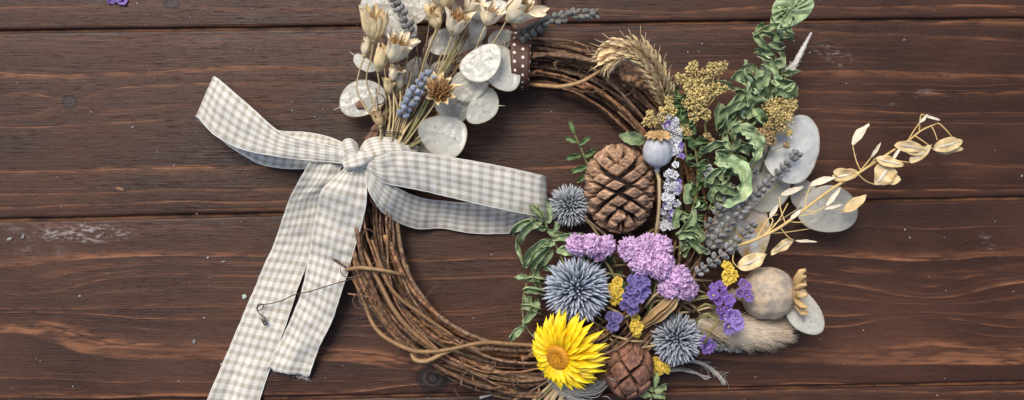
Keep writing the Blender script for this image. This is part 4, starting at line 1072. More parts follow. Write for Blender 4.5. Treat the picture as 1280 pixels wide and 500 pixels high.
sprig('big folded sage leaves sweeping down in front of the grey lavender', [(885, 262, 64), (900, 235, 76), (910, 205, 84), (918, 170, 88)], [
    D(base=(914, 162, 92), ang=18, L=62, W=9.5, cxy=-2.3, cz=-.5, elev=.3, roll=.9, ruffle=.25, rf=4, pleat=3.2, g=1.15, tilt=.25),
    D(base=(892, 204, 94), ang=22, L=84, W=10.5, cxy=-2.9, cz=-.4, elev=.25, roll=.9, ruffle=.25, rf=4, pleat=3.2, g=1.15, tilt=.25),
    D(base=(900, 212, 84), ang=190, L=30, W=10, cxy=1.6, cz=-1.2, elev=.4, roll=1.1),
    D(base=(908, 180, 84), ang=170, L=34, W=9, cxy=1.0, cz=-1.2, elev=.5, roll=1.1),
    D(base=(895, 232, 82), ang=320, L=36, W=10, cxy=1.0, cz=-1.2, elev=.5, roll=1.0),
    D(base=(912, 192, 82), ang=300, L=34, W=12, cxy=.8, cz=-1.6, elev=.5, roll=.9)],
    auto=(18, .05, 28, 9.5, 8, 1.0))
sprig('small dark leaved sprig between the large cone and the big folded leaves', [(862, 300, 60), (868, 260, 66), (872, 220, 70), (868, 180, 72), (856, 140, 70), (850, 118, 68)], [
    D(base=(848, 112, 70), ang=170, L=22, W=8, cxy=.8, cz=-1.2, elev=.4), D(base=(852, 128, 72), ang=200, L=24, W=8, cxy=.8, cz=-1.2, elev=.4),
    D(base=(860, 140, 74), ang=195, L=34, W=11, cxy=.9, cz=-1.2, elev=.4), D(base=(850, 150, 72), ang=250, L=24, W=9, cxy=.9, cz=-1.2, elev=.4),
    D(base=(866, 180, 74), ang=20, L=26, W=10, cxy=-.9, cz=-1.2, elev=.5), D(base=(870, 205, 74), ang=330, L=22, W=9, cxy=.6, cz=-1.2, elev=.5)],
    mat='leaf_dark', auto=(34, .02, 20, 8, 8, 1.0))
sprig('curled sage leaves just above the broad pink statice cluster', [(848, 320, 60), (856, 300, 70), (862, 275, 74), (868, 250, 76)], [
    D(base=(866, 262, 80), ang=275, L=42, W=11, cxy=-1.2, cz=-1.4, elev=.5, roll=1.0, g=1.1), D(base=(858, 288, 82), ang=35, L=30, W=10, cxy=-2.4, cz=-1.0, elev=.5, roll=1.0, g=1.1),
    D(base=(848, 298, 82), ang=70, L=34, W=9, cxy=-2.4, cz=-.8, elev=.5, roll=1.0, g=1.1), D(base=(862, 300, 80), ang=300, L=30, W=9, cxy=1.0, cz=-1.4, elev=.5, roll=1.1, g=1.05),
    D(base=(845, 285, 78), ang=120, L=28, W=9, cxy=-1.4, cz=-1.2, elev=.5, roll=1.0)], auto=(10, .05, 26, 8, 6, 1.2))
# left of the posy
sprig('curly green leaf sprig hanging out from under the right bow loop', [(706, 332, 60), (694, 305, 62), (684, 284, 62), (678, 268, 58)], [
    D(base=(680, 278, 66), ang=170, L=46, W=9, cxy=1.7, cz=-1.2, elev=.5, roll=1.0), D(base=(672, 276, 60), ang=165, L=52, W=8, cxy=1.6, cz=-1.6, elev=.5, roll=1.1, twist=.6),
    D(base=(648, 292, 34), ang=250, L=44, W=6, cxy=.9, cz=.3, elev=-.3, roll=1.3, twist=1), D(base=(690, 300, 66), ang=195, L=54, W=12, cxy=1.0, cz=-1.2, elev=.4, roll=1.0, g=1.1),
    D(base=(688, 305, 64), ang=215, L=46, W=12, cxy=.6, cz=-1.4, elev=.4, roll=1.0, g=1.1), D(base=(690, 300, 64), ang=20, L=42, W=7, cxy=-.4, cz=-.7, elev=.3, roll=.9), D(base=(684, 288, 64), ang=330, L=30, W=8, cxy=.5, cz=-1.2, elev=.3, roll=.9),
    D(base=(695, 314, 64), ang=10, L=28, W=8, cxy=-.4, cz=-1, elev=.3, roll=.8), D(base=(676, 276, 66), ang=95, L=24, W=7, cxy=1.0, cz=-1, elev=.4), D(base=(672, 320, 52), ang=250, L=30, W=8, cxy=.7, cz=-1, elev=.3, roll=1.1),
    D(base=(692, 312, 64), ang=240, L=38, W=9, cxy=-.7, cz=-1.2, elev=.3, roll=1.1)], auto=(6, .2, 30, 8, 5, 1.1))
sprig('green sprig of rolled leaves curving along the left of the largest thistle', [(680, 322, 46), (662, 345, 44), (654, 375, 42), (656, 405, 44), (672, 428, 54)], [
    D(base=(660, 348, 46), ang=20, L=26, W=11, cxy=-1.0, cz=-1.8, elev=.9, roll=1.4), D(base=(656, 362, 46), ang=15, L=28, W=12, cxy=-.8, cz=-2.0, elev=.9, roll=1.3), D(base=(654, 382, 46), ang=10, L=26, W=12, cxy=-.9, cz=-1.9, elev=.9, roll=1.3),
    D(base=(656, 402, 46), ang=45, L=36, W=9, cxy=.5, cz=-1.2, elev=.5, roll=1.0), D(base=(656, 408, 46), ang=200, L=30, W=8, cxy=.9, cz=-1.2, elev=.4, roll=1.0), D(base=(672, 335, 50), ang=250, L=26, W=9, cxy=.8, cz=-1.2, elev=.5, roll=1.1), D(base=(676, 332, 52), ang=330, L=22, W=8, cxy=.8, cz=-1.2, elev=.5, roll=1.1)], auto=(4, .2, 20, 8, 4, 1.2))
sprig('little dark green sprig standing free left of the large cone', [(742, 225, 40), (732, 200, 44), (724, 180, 44), (716, 164, 42)], [
    D(base=(718, 168, 44), ang=110, L=18, W=5, cz=-.8), D(base=(722, 178, 44), ang=160, L=16, W=5.5, cz=-.8), D(base=(724, 182, 46), ang=40, L=18, W=5, cz=-.8), D(base=(728, 194, 46), ang=190, L=20, W=6.5, cz=-.8),
    D(base=(730, 196, 46), ang=30, L=18, W=6.5, cz=-.8), D(base=(734, 208, 46), ang=200, L=22, W=6.5, cz=-.8), D(base=(736, 206, 46), ang=60, L=16, W=6, cz=-.8), D(base=(738, 216, 46), ang=215, L=20, W=6, cz=-.8)], mat='leaf_dark')
sprig('single flat green leaf above the large cone', [(806, 178, 70), (800, 176, 72)], [D(base=(806, 176, 72), ang=176, L=30, W=9.5, cz=-.5, elev=.2, roll=.5, mat='leaf', g=.85, cxy=-.3)], mat='leaf_dark')
sprig('pale green lobed leaves at the bottom edge right of the dark cone', [(812, 505, 40), (816, 490, 44), (818, 478, 44)], [
    D(base=(818, 484, 46), ang=80, L=18, W=6, cz=-.8), D(base=(817, 488, 46), ang=150, L=20, W=7, cz=-.8), D(base=(817, 488, 46), ang=20, L=18, W=7, cz=-.8), D(base=(814, 494, 46), ang=170, L=20, W=7, cz=-.8), D(base=(816, 494, 46), ang=0, L=16, W=7, cz=-.8)])
sprig('dark green filler leaves deep between the thistles and the cones', [(800, 420, 30), (825, 385, 34), (770, 345, 36), (745, 320, 38)], [], mat='leaf_dark', auto=(22, 0, 26, 8, 8, .8))

# ---------------------------------------------------------------- dull yellow umbels
def umbel(label, blobs, base, mat='umbel', group='dull yellow umbels'):
    t = thing('yellow_umbel', label, 'dried flower', T(*base), group)
    mid = None
    cx = sum(b[0] for b in blobs) / len(blobs); cy = sum(b[1] for b in blobs) / len(blobs); cz = sum(b[2] for b in blobs) / len(blobs)
    hub = T(lerp(cx, base[0], .35), lerp(cy, base[1], .35), cz - 10)
    mb = MB(); mb.tube([T(*base), hub], [1.4, 1.2], 6); mb.build('stem', M['greenstalk'], t)
    for (x, y, z, r) in blobs:
        p = T(x, y, z); mb = MB(); mb.tube([hub, (hub + p) / 2 + Vector((U(-2, 2), U(-2, 2), 2)), p], [.7, .6, .6], 5, (.7, .7, .6))
        for i in range(int(16 + r * 5)):
            d = Vector((U(-1, 1), U(-1, 1), U(-.5, 1)));
            if d.length < .1: continue
            d = d.normalized() * r * U(.45, 1.05); g = U(.6, 1.35); q = p + d
            mb.blob(q, U(.7, 1.35), 6, (g, g * U(.92, 1.05), g * .9))
            mb.tube([p, q], [.3, .3], 3, (.6, .6, .5))
            for s in range(2):
                e = Vector((U(-1, 1), U(-1, 1), U(0, 1))).normalized(); mb.tube([q, q + e * U(1.6, 2.8)], [.35, .2], 3, (g * 1.2, g * 1.2, g))
        mb.build('umbellet', M[mat], t)
umbel('large branched dull yellow flower head left of the green spray', [(866, 83, 92, 7), (862, 88, 90, 5), (851, 98, 90, 7), (858, 101, 88, 6), (880, 94, 94, 9), (894, 86, 92, 9), (903, 82, 88, 6), (888, 86, 94, 7), (874, 104, 92, 8), (864, 110, 92, 10), (868, 122, 94, 10), (878, 116, 94, 10), (862, 130, 90, 9), (876, 132, 92, 10), (892, 112, 88, 9), (902, 108, 84, 9), (868, 146, 86, 8), (882, 144, 84, 7)], (886, 200, 60))
umbel('pale yellow flower head resting above the small poppy crown', [(836, 132, 82, 7), (828, 138, 82, 5), (812, 145, 80, 7), (815, 153, 80, 7), (826, 148, 80, 6), (842, 140, 78, 6), (808, 152, 76, 6), (836, 124, 78, 5)], (838, 200, 58))
umbel('bright ochre yellow flower head beside the big white pod at the right', [(962, 132, 94, 9), (975, 130, 94, 9), (985, 138, 92, 9), (970, 142, 98, 10), (982, 148, 94, 9), (990, 130, 88, 7), (966, 152, 92, 8), (978, 158, 90, 7), (986, 166, 84, 5)], (950, 215, 60))
umbel('brownish faded flower head in front of the big white pod', [(950, 168, 92, 8), (956, 176, 92, 8), (944, 176, 90, 7), (962, 170, 90, 7), (958, 162, 90, 7), (966, 178, 86, 5), (983, 182, 84, 4)], (930, 230, 60), 'umbel_br')
umbel('small rusty seed head in the dark gap among the leaves', [(888, 176, 76, 5), (884, 170, 76, 4), (890, 184, 74, 5), (884, 186, 74, 4)], (884, 225, 56), 'umbel_br')
umbel('small yellow flower head left of the dark leaved sprig', [(856, 160, 80, 5), (850, 164, 78, 5), (860, 166, 78, 5), (848, 156, 76, 4)], (860, 210, 58))
umbel('yellow flower head half covered by sage leaves', [(918, 140, 80, 6), (914, 148, 80, 6), (922, 150, 78, 6), (918, 134, 78, 5)], (910, 210, 58))

# ---------------------------------------------------------------- wheat and berries on the wreath
wh = thing('wheat_ear', 'pale wheat ear bent over the upper right of the wreath', 'wheat ear', T(832, 125, 62))
wp = [T(*p) for p in spl([(834, 132, 60), (828, 112, 74), (820, 92, 84), (808, 74, 90), (794, 62, 94), (778, 62, 92), (764, 68, 86), (756, 76, 80)], 60)]
mb = MB(); mb.tube([T(838, 160, 50), T(837, 145, 54)] + wp, [1.6, 1.2, .8, .6], 6); mb.build('stem', M['wheat'], wh)
for i in range(20):
    k = 2 + int(i / 19 * 55); p = wp[k]; d = (wp[min(59, k+1)] - wp[k-1]).normalized(); up = Vector((0, 0, 1)); s = d.cross(up).normalized()
    for q, sd in enumerate((-1, 1, -.35, .4)):
        rd = s * (sd + U(-.2, .2)) + up * (.35 if abs(sd) > .9 else .9); pale = lerp(.66, 1.12, i / 19); g = U(.85, 1.15) * pale
        dd = (d * .85 + rd * .62).normalized(); L = U(14, 20) * (1 - .15 * i / 19)
        mb = MB(); b0 = p + rd * 3.2
        mb.leaf([b0, b0 + dd * L * .4 + rd * 1.6, b0 + dd * L * .75 + rd * 1.3, b0 + dd * L + rd * U(-1, 2.5)], U(4.4, 5.8), nrm=rd, roll=1.3, nt=8, nc=5, fold=.1, c0=(.75 * g, .72 * g, .7 * g), c1=(1.1 * g, 1.1 * g, 1.05 * g))
        mb.tube([b0 + dd * L * .9, b0 + dd * L * 1.1 + rd, b0 + dd * L * U(1.2, 1.7) + rd * 2], [.45, .3, .15], 4, (1.1 * g, 1.1 * g, 1.05 * g))
        mb.build('husk', M['wheat'], wh)
for (dx, dy) in [(-14, 2), (-16, 12), (-6, 16), (-8, -10)]:
    mb = MB(); p = wp[56]; mb.tube([p, p + Vector((dx * .6, dy * .6, 1)), p + Vector((dx * 1.35, dy * 1.25, -5))], [.7, .5, .2], 5, (1.1, 1.1, 1.0)); mb.build('awn', M['wheat'], wh)
br_ = thing('berry_sprig', 'row of small round brown berries lying along the wreath below the wheat', 'berry sprig', T(800, 102, 60))
bpts = spl([(765, 82, 58), (782, 92, 64), (800, 104, 68), (816, 113, 66), (832, 126, 60), (842, 140, 56)], 40)
mb = MB(); mb.tube([T(*p) for p in bpts], .9, 5); mb.build('stem', M['brownstalk'], br_)
for i in range(26):
    p = bpts[min(39, int(i * 1.55))]; mb = MB(); mb.blob(T(p[0] + U(-5, 5), p[1] + U(-5, 4), p[2] + U(1, 6)), U(3.0, 5.2), 12, (U(.75, 1.25),) * 3, None, .25); mb.build('berry', M['berry'], br_)

# ---------------------------------------------------------------- fluffy grasses
def plume(label, path, r0, n, L, mat, ang=.5, hair=.28, group='fluffy grass heads', prof=None, stem=None, rmax=1.0, droop=0.0, cm=(1, 1, 1)):
    pts = [T(*p) for p in spl(path, 60)]; t = thing('grass_plume', label, 'grass head', pts[0], group)
    mb = MB(); mb.tube(pts, [r0 * .5, r0, r0 * .55], 12, cm); mb.build('axis', M['tail_core' if mat == 'fluff' else mat], t)
    mb = MB()
    for i in range(n):
        u = U(.02, .98); k = int(u * 58); p = pts[k]; d = (pts[k+1] - pts[max(0, k-1)]).normalized(); a, b = perp(d); w = U(0, 6.28)
        rd = a * math.cos(w) + b * math.sin(w); pr = prof(u) if prof else 1.0
        l = L * U(.6, 1.25) * pr; s = ang * U(.6, 1.4)
        q0 = p + rd * r0 * .6 * pr; dr = (d * math.cos(s) + rd * math.sin(s)); q1 = q0 + dr * l * .5; q2 = q1 + (dr + Vector((U(-.3, .3), U(-.3, .3), U(-.3, .1) - droop))).normalized() * l * .5
        g = U(.8, 1.2); mb.tube([q0, q1, q2], [hair, hair * .8, hair * .3], 3, (g * cm[0], g * cm[1], g * cm[2]))
    mb.build('fluff', M[mat], t)
    if stem: mb = MB(); mb.tube([pts[0]] + [T(*q) for q in stem], [1.1, 1.2, 1.2], 6); mb.build('stem', M['stalk'], t)
    return t
plume('fat beige hare tail grass lying below the tan poppy head', [(872, 402, 44), (900, 408, 46), (930, 413, 46), (960, 415, 42), (986, 413, 36)], 18, 1500, 19, 'fluff', .36, .26, prof=lambda u: .55 + .75 * math.sin(PI * min(1, u * .9 + .1)) ** .6, stem=[(860, 400, 40)])
plume('slim silvery grass spike pointing up right beside the tall sage sprig', [(982, 96, 66), (994, 78, 66), (1004, 60, 62), (1014, 41, 56)], 2.4, 420, 9, 'silver', .38, .33, prof=lambda u: 1.15 - .9 * u, stem=[(965, 130, 62), (945, 170, 58)])
plume('short fuzzy pale plume behind the tall sage sprig', [(946, 112, 62), (956, 96, 66), (962, 82, 66)], 3, 300, 10, 'silver', .7, .3, stem=[(935, 140, 60)])
fr = thing('dry_rootlets', 'tangle of fine dry threads hanging below the hare tail grass', 'dry threads', T(945, 432, 20))
for i in range(46):
    x = U(880, 985); y = U(418, 432); d = U(.4, 2.7); mb = MB(); p = T(x, y, U(24, 40)); pts = [p]
    for k in range(6): d += U(-.5, .5); p = p + Vector((math.cos(d) * 3.4, math.sin(d) * U(1.4, 3.2), -3)); p.z = max(p.z, 1.0); pts.append(p)
    mb.tube([Vector(q) for q in spl(pts, 16)], .3, 3, (U(.6, 1.2),) * 3); mb.build('thread', M[R.choice(['fluff', 'brownstalk', 'stalk'])], fr)

# ---------------------------------------------------------------- honesty, lavender and other things at the right
honesty(991, 191, 64, 32, 43, -12, 'big glossy white honesty pod behind the yellow flower head', 'pod_bright', .1, .1, cup=.2, seed_marks=4, stalk=[(975, 228, 60), (940, 262, 58), (905, 300, 52)])
honesty(1036, 263, 30, 36, 29, -12, 'grey see-through honesty pod farthest right, behind the straw yellow stalk', 'pod_clear', seed_marks=3, stalk=[(1002, 258, 32), (960, 285, 40), (920, 310, 46)], cup=.06)
honesty(1010, 246, 24, 24, 16, -50, 'grey see-through honesty pod partly under the farthest right one', 'pod_clear', seed_marks=1, cup=.06)
honesty(940, 292, 52, 22, 35, -14, 'bluish honesty pod with ochre stains where the yellow stalk crosses', 'pod_ochre', 0, .25, seed_marks=3)
honesty(905, 288, 56, 20, 24, -30, 'dull honesty pod behind the two grey lavender sprigs', 'pod_clear', 0, .2, seed_marks=2)
honesty(958, 232, 50, 30, 34, 30, 'see-through honesty pod under the upper grey lavender', 'pod_clear', 0, .1, seed_marks=3)
honesty(920, 262, 48, 26, 30, 20, 'honesty pod deep behind the big folded leaves', 'pod_clear', seed_marks=1)
honesty(1004, 390, 66, 19, 29, 24, 'white bluish honesty pod sticking out from under the tan poppy head', 'pod', .1, -.3, seed_marks=3, cup=.25)
lavender([(878, 318, 72), (902, 290, 80), (928, 260, 86), (952, 235, 86), (978, 212, 84), (998, 190, 78)], 'grey lavender sprig reaching onto the big white pod', 'lav_grey', 4.6, 2.45, 8.6, 5, stem=[(840, 370, 50), (858, 345, 60)], taper=.25)
lavender([(868, 344, 78), (892, 326, 84), (915, 308, 86), (932, 290, 84), (942, 278, 80)], 'grey lavender sprig nearest the pink statice, ending at the stained pod', 'lav_grey', 4.6, 2.45, 8.4, 5, stem=[(835, 380, 50), (850, 362, 60)], taper=.25)
lavender([(876, 300, 70), (896, 268, 74), (912, 246, 76), (930, 226, 74), (944, 212, 70)], 'shaded grey lavender sprig close against the big folded leaves', 'lav_grey', 4.6, 2.4, 9.0, 4, stem=[(850, 350, 50)], taper=.25, c=(.85, .85, .85))
lavender([(884, 432, 40), (900, 433, 38), (916, 434, 34), (926, 436, 28)], 'short grey lavender tip lying under the hare tail grass', 'lav_grey', 3.8, 2.1, 5.6, 5, stem=[(862, 428, 36)], taper=.3)

ss = thing('seed_pod_spray', 'straw yellow stalk with cream heart shaped pods reaching out to the right', 'seed spray', T(925, 305, 72))
axis = spl([(918, 308, 82), (945, 299, 86), (975, 284, 84), (1005, 262, 80), (1040, 236, 76), (1072, 217, 72), (1104, 196, 68), (1135, 176, 64), (1152, 163, 60), (1172, 154, 56)], 80)
mb = MB(); mb.tube([T(*p) for p in axis], [1.9, 1.8, 1.7, 1.5, 1.2, .9], 8); mb.tube([T(*p) for p in [(1172, 154, 56), (1176, 156, 55), (1184, 164, 54), (1192, 174, 54)]], [1.0, .9, .8], 6); mb.build('stalk', M['seedspray'], ss)
def bract(p, ang, L, W, tilt=0.0, cz=-.4, roll=.6, twist=0.0, stalk=None, mat='bract', z=70, heart=False, mid=True, elev=.1, cxy=0.0):
    path = curl((p[0], p[1], z), ang, L, cxy, cz, elev); mb = MB()
    pf = (lambda q: (math.sin(PI * min(1, q * .78 + .0)) ** .8) * (1 if q < .93 else .5)) if heart else None
    mb.leaf(path, W * (.95 if mat == 'bract' else .82), tilt=tilt, roll=roll * .4, ruffle=.22, rf=1.8, fold=.06, nt=18, nc=11, twist=twist, prof=pf, c0=(.92, .9, .86), c1=(1.03, 1, .95), edge=(1.04, .98, .84))
    sd_ = U(0, 99); mb.v = [q + Vector((.6 * mnoise.noise(q * .2 + Vector((sd_, 0, 0))), .6 * mnoise.noise(q * .2 + Vector((0, sd_, 0))), 1.5 * mnoise.noise(q * .13 + Vector((0, 0, sd_))) + .5 * mnoise.noise(q * .5))) for q in mb.v]
    o = mb.build('pod', M[mat], ss, thick=.3)
    if mid:
        mb = MB(); mb.leaf([q + Vector((0, 0, 1.0)) for q in path[1:-1]], W * .15, tilt=tilt, roll=.5, nt=8, nc=3, twist=twist); mb.build('septum', M['whitepod'], o, thick=.3)
    if stalk:
        mb = MB(); mb.tube([T(*q) for q in spl(stalk, 14)], [.8, .7, .6], 5); mb.build('pedicel', M['seedspray'], o)
bract((1040, 222), 10, 34, 8.5, .2, z=74, stalk=[(1072, 217, 72), (1055, 224, 74)], roll=1.0, twist=.3)
bract((1042, 214), -8, 28, 7, -.5, z=76, roll=1.0, mid=False)
bract((1094, 231), 52, 30, 14, 0, z=70, heart=True, stalk=[(1072, 217, 72), (1082, 226, 70), (1094, 231, 70)])
bract((1096, 229), 20, 28, 10, .5, z=67, heart=True, mid=False)
bract((1094, 198), -14, 36, 7, .2, z=74, roll=.9, stalk=[(1086, 208, 70), (1094, 198, 74)])
bract((1118, 182), 2, 40, 7, -.2, z=70, roll=.8, cxy=-.4, stalk=[(1126, 181, 66), (1118, 182, 70)])
bract((1120, 184), -15, 36, 6, .5, z=68, roll=.8, mid=False)
bract((1136, 203), 36, 36, 6.5, .1, z=66, roll=.7, stalk=[(1104, 196, 68), (1118, 200, 67), (1136, 203, 66)])
bract((1166, 186), 15, 40, 9, .1, z=62, roll=.7, stalk=[(1144, 170, 62), (1156, 178, 62), (1166, 186, 62)])
bract((1168, 188), 4, 36, 6, -.5, z=60, roll=.7, stalk=[(1192, 174, 54), (1190, 180, 58)], mid=False)
bract((1066, 182), 68, 34, 6.5, .7, z=72, roll=.9, mat='whitepod', mid=False, cxy=-.6, stalk=[(1076, 214, 72), (1070, 200, 72), (1066, 183, 72)])
bract((1088, 198), 55, 24, 2.4, .2, z=74, roll=1.2, mat='whitepod', mid=False, stalk=[(1075, 214, 72), (1088, 198, 74)])
bract((1115, 200), 55, 18, 2.4, .2, z=72, roll=1.2, mat='whitepod', mid=False)
bract((1149, 154), 45, 16, 2.2, .2, z=68, roll=1.2, mat='whitepod', mid=False, stalk=[(1135, 176, 64), (1142, 164, 66), (1149, 154, 68)])
bract((1156, 145), -14, 20, 2.4, .2, z=66, roll=1.2, mat='whitepod', mid=False, stalk=[(1149, 166, 60), (1150, 150, 64), (1152, 143, 66), (1157, 145, 66)])
bract((1054, 265), 35, 36, 7, .4, z=60, roll=1.0, stalk=[(1030, 244, 76), (1042, 258, 66), (1054, 265, 60)], mid=False)
bract((1012, 232), 25, 34, 5, .3, z=80, roll=1.0, mat='whitepod', mid=False, stalk=[(1006, 262, 80), (1008, 246, 80), (1013, 232, 80)], cxy=-.3)
bract((976, 244), 20, 30, 4.5, .3, z=80, roll=1.1, mat='whitepod', mid=False, stalk=[(982, 280, 82), (976, 262, 80), (974, 246, 80)])
bract((962, 272), 55, 18, 3.4, .3, z=84, roll=1.1, mat='whitepod', mid=False)
bract((988, 274), 40, 18, 3.2, .3, z=84, roll=1.1, mat='whitepod', mid=False)
bract((1032, 258), 50, 30, 3.2, .3, z=82, roll=1.1, mat='whitepod', mid=False, stalk=[(1005, 263, 80), (1020, 264, 82), (1032, 258, 82)])
bract((1030, 262), 15, 24, 2.6, .3, z=82, roll=1.1, mat='whitepod', mid=False, stalk=[(1000, 270, 80), (1020, 266, 82)])
bract((992, 300), 200, 32, 6.5, .2, z=70, roll=.8, stalk=[(975, 284, 84), (985, 296, 76), (992, 300, 70)], cxy=.5)
bract((994, 301), -2, 28, 2.2, .2, z=68, roll=1.2, mat='whitepod', mid=False)
bract((922, 334), 22, 38, 10, 0, z=88, heart=False, roll=.5, stalk=[(918, 312, 84), (916, 326, 86), (922, 334, 88)])
for a_, b_, c_ in [((960, 292, 84), (985, 290, 74), (1012, 286, 60)), ((950, 297, 84), (970, 280, 86), (985, 254, 82)), ((958, 294, 84), (966, 276, 86), (962, 272, 84)), ((985, 277, 82), (1000, 278, 76), (1008, 276, 70)), ((945, 299, 84), (960, 274, 84), (972, 268, 82)), ((1164, 157, 57), (1168, 165, 57), (1172, 176, 57)), ((1136, 175, 63), (1150, 182, 63), (1160, 186, 62))]:
    mb = MB(); mb.tube([T(*q) for q in spl([a_, b_, c_], 12)], [.75, .65, .5], 5, (1.1, 1.1, 1.1)); mb.build('pedicel', M['seedspray'], ss)

hk = thing('dry_husk', 'pale twisted dry husk pointing down left under the broad pink cluster', 'dry husk', T(830, 375, 66))
for q in (-.5, .5):
    mb = MB(); mb.leaf([T(846, 368, 74), T(836, 380, 76), T(820, 394, 72), T(802, 408, 62)], 8, tilt=q, roll=1.3, fold=.3, ruffle=.1, nt=16, nc=9, prof=lambda u: .55 + .5 * math.sin(PI * u) - .6 * max(0, u - .7), c0=(1.1, 1.1, 1.05), c1=(.75, .6, .45)); mb.build('husk_half', M['husk'], hk, thick=.5)
for (x0, y0, x1, y1) in [(838, 360, 812, 376), (828, 362, 806, 384), (872, 388, 900, 386)]:
    mb = MB(); mb.tube([T(x0, y0, 70), T((x0 + x1) / 2, (y0 + y1) / 2 - 3, 74), T(x1, y1, 66)], [1.2, 1.5, 1.6], 6); mb.build('stalk', M['husk'], hk)
st2 = thing('posy_stems', 'crossing dry green and tan stems deep inside the posy', 'stems', T(820, 370, 40))
for i in range(40):
    x0, y0 = U(745, 890), U(290, 430); a = U(-.8, .8) + (PI if R.random() < .5 else 0); l = U(20, 50); mb = MB(); z = U(30, 58)
    mb.tube([T(x0, y0, z), T(x0 + math.cos(a) * l * .5, y0 - math.sin(a) * l * .5 + U(-4, 4), z + 5), T(x0 + math.cos(a) * l, y0 - math.sin(a) * l, z)], [1.6, 1.5, 1.2], 6, (U(.6, 1.2),) * 3)
    mb.build('stem', M[R.choice(['stalk', 'greenstalk', 'brownstalk', 'husk'])], st2)
for (x0, y0, x1, y1, x2, y2) in [(868, 388, 882, 380, 902, 385), (870, 400, 884, 392, 900, 402), (880, 430, 890, 412, 898, 400), (868, 372, 884, 370, 900, 366)]:
    mb = MB(); mb.tube([T(x0, y0, 66), T(x1, y1, 76), T(x2, y2, 80)], [1.7, 1.5, 1.2], 6, (1.1, 1.1, .9)); mb.build('stem', M['greenstalk'], st2)

# ---------------------------------------------------------------- twine and cut stalks at the bottom
def strands(t, path, n, spread, th, m, name='strand', wob=3.0):
    for i in range(n):
        ox, oy, oz = U(-spread, spread), U(-spread, spread), U(-spread * .5, spread * .5); sd = U(0, 99)
        pts = []
        for k, p in enumerate(spl(path, 34)):
            v = T(*p); u = k / 33; f = wob * (.5 + u)
            v = v + Vector((ox + f * mnoise.noise(Vector((u * 3, sd, 0))), oy + f * mnoise.noise(Vector((u * 3, sd, 5))), oz + f * .5 * mnoise.noise(Vector((u * 3, sd, 9)))))
            v.z = max(v.z, .8); pts.append(v)
        mb = MB(); mb.tube(pts, th * U(.7, 1.2), 4, (U(.75, 1.2),) * 3); mb.build(name, M[m], t)
tw = thing('twine_wrap', 'fuzzy grey white twine wound under the yellow daisy', 'twine', T(715, 482, 50))
strands(tw, [(680, 458, 44), (692, 474, 56), (706, 484, 64), (724, 490, 64), (742, 488, 58), (758, 478, 44)], 26, 4.5, .45, 'twine', wob=6)
strands(tw, [(684, 460, 46), (698, 482, 56), (716, 496, 60), (740, 506, 50)], 14, 4, .45, 'twine', wob=8)
for i in range(30):
    x, y = U(690, 760), U(474, 498); a = U(0, 6.28); mb = MB(); mb.tube([Vector(q) for q in spl([T(x, y, 60), T(x + math.cos(a) * 6, y + math.sin(a) * 5, 64), T(x + math.cos(a + .6) * 13, y + math.sin(a + .6) * 9, 62)], 8)], .3, 3); mb.build('fuzz', M['twine'], tw)
te = thing('frayed_twine_end', 'loose frayed twine end lying on the dark wood below the grey thistle', 'twine', T(870, 462, 8))
strands(te, [(824, 464, 34), (845, 456, 26), (866, 452, 16), (884, 458, 9), (898, 470, 4), (906, 481, 2)], 12, 1.2, .55, 'twine', wob=2.5)
strands(te, [(826, 466, 30), (848, 462, 20), (866, 465, 10), (880, 471, 3), (886, 470, 3)], 8, 1.2, .45, 'twine', wob=3)
for i in range(34):
    x = U(870, 906); y = lerp(452, 478, (x - 870) / 36); a = U(-1.4, 1.2); l = U(5, 16); mb = MB()
    mb.tube([Vector(q) for q in spl([T(x, y, 6), T(x + math.cos(a) * l * .5, y + math.sin(a) * l * .5 + U(-2, 2), 5), T(x + math.cos(a + .4) * l, y + math.sin(a + .4) * l, 2)], 8)], .25, 3); mb.build('fray', M['twine'], te)
cs_ = thing('cut_stalks', 'straw coloured cut stalks fanning out at the bottom edge under the yellow daisy', 'stalks', T(690, 485, 40))
for (x0, y0, x1, y1, th, m) in [(702, 468, 654, 512, 1.6, 'husk'), (706, 472, 668, 516, 2.3, 'husk'), (708, 474, 680, 518, 3.3, 'stalk'), (712, 476, 692, 520, 3.2, 'husk'), (716, 478, 704, 522, 2.6, 'greenstalk'), (720, 480, 716, 522, 2.8, 'stalk'), (700, 466, 645, 500, 1.2, 'brownstalk'), (724, 482, 728, 522, 2.4, 'greenstalk'), (704, 470, 660, 512, 1.6, 'greenstalk')]:
    mb = MB(); mb.tube([T(*q) for q in spl([(x0 + 14, y0 - 14, 44), (x0, y0, 52), ((x0 + x1) / 2 + U(-2, 2), (y0 + y1) / 2, 50), (x1, y1, 42)], 16)], [th * .9, th, th * 1.05], 7, (U(.85, 1.15),) * 3); mb.build('stalk', M[m], cs_)
pt_ = thing('pale_twig', 'short silvery grey twig piece at the bottom of the wreath', 'twig', T(625, 490, 10))
mb = MB(); mb.tube([T(*q) for q in spl([(600, 497, 6), (612, 494, 9), (626, 490, 11), (638, 486, 12), (648, 485, 12)], 20)], [2.0, 1.5, 1.8, 2.2, 1.2], 7); mb.build('twig', M['twine'], pt_)
mb = MB(); mb.tube([T(626, 490, 11), T(634, 494, 8), T(636, 500, 5)], [1, .8, .4], 5); mb.build('side_twig', M['brownstalk'], pt_)

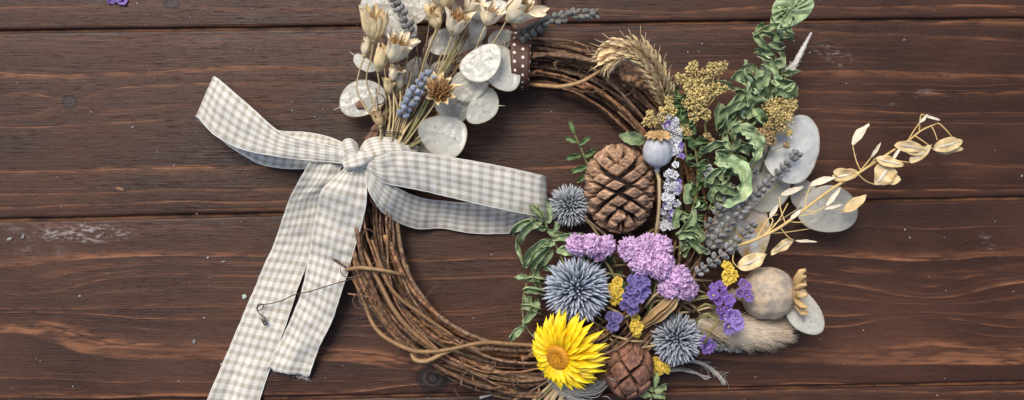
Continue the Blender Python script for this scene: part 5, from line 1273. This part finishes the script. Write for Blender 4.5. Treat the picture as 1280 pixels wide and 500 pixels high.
# ---------------------------------------------------------------- crumbs and seeds scattered on the boards
for lab, x, y, l, wd, a, m in [('plump grey seed lying on the lower board left of the ribbon', 243, 427, 6, 3, 80, 'chip'), ('green and white seed chip against the left edge of the long ribbon tail', 306, 371, 5.5, 4.5, 40, 'green_chip'),
        ('round grey crumb under the gap left of the bow tails', 260, 322, 3, 2.2, 20, 'chip'), ('thin pale splinter left of the bow tails', 279, 327, 5, 1.2, 15, 'chip'), ('brown crumb in the middle of the lower left board', 100, 370, 2.2, 3, 80, 'chip'),
        ('flat grey chip at the far left below the board gap', 12, 299, 7, 3, 25, 'chip'), ('second pale chip at the far left below the board gap', 29, 296, 4.5, 3, 70, 'chip'), ('tiny pale crumb on the upper left board', 166, 159, 3.4, 1.4, 10, 'chip'),
        ('white crumb below the middle of the upper left board', 218, 207, 2.2, 1.6, 0, 'chip'), ('pale crumb left of the ribbon loop tip', 197, 190, 2, 1.2, 50, 'chip'), ('white fleck on the wood at the upper right', 1130, 50, 3, 1.4, 10, 'chip'),
        ('blue white fleck right of the white pod beside the poppy', 1022, 412, 2.2, 1.6, 10, 'chip'), ('tan crumb on the lower right board', 1131, 287, 2.4, 1.6, 60, 'chip'), ('pale crumb beside the tan crumb on the lower right board', 1137, 297, 2, 1.6, 10, 'chip'), ('crumb at the right end of the upper board', 1277, 220, 3, 2.0, 60, 'chip'),
        ('dark brown flake on the board left of the bow', 150, 236, 9, 3.2, -15, 'berry'), ('tan grain against the long ribbon tail near the bottom', 277, 455, 3, 2.2, 50, 'husk')]:
    t = thing('seed_crumb', lab, 'crumb', (x, y, 0), 'crumbs on the boards'); mb = MB(); l *= .62; wd *= .68; mb.blob((x, y, min(wd, l) * .45), (l, wd, min(wd, l) * .5), 10, (U(.8, 1.1),) * 3, Matrix.Rotation(-math.radians(a), 3, 'Z'), .5); mb.build('crumb', M[m], t)
t = thing('fallen_petal', 'purple petal lying on the top board at the upper edge of the photo', 'petal', (146, 0, 0), None)
for dx, dy in ((-6, 0), (2, -2), (8, 1)):
    mb = MB(); floret(mb, Vector((146 + dx, dy, 4)), 5.5, (U(-.3, .3), U(-.3, .3), 1), .4, cmul=(1.2, 1.1, 1.05)); mb.build('petal_lobe', M['violet'], t)
dust = MB()
for i in range(150):
    x, y = U(0, 1280), U(0, 500); r_ = U(.35, 1.0); dust.blob((x, y, r_ * .5), (r_ * U(1, 1.8), r_, r_ * .6), 6, (U(.6, 1.5),) * 3, Matrix.Rotation(U(0, 3), 3, 'Z'))
do = dust.build('dust', M['chip']); do['kind'] = 'stuff'; do['label'] = 'fine pale dust specks scattered over the boards'; do['category'] = 'dust'
for o in list(bpy.data.objects):
    if '_o' in o: del o['_o']
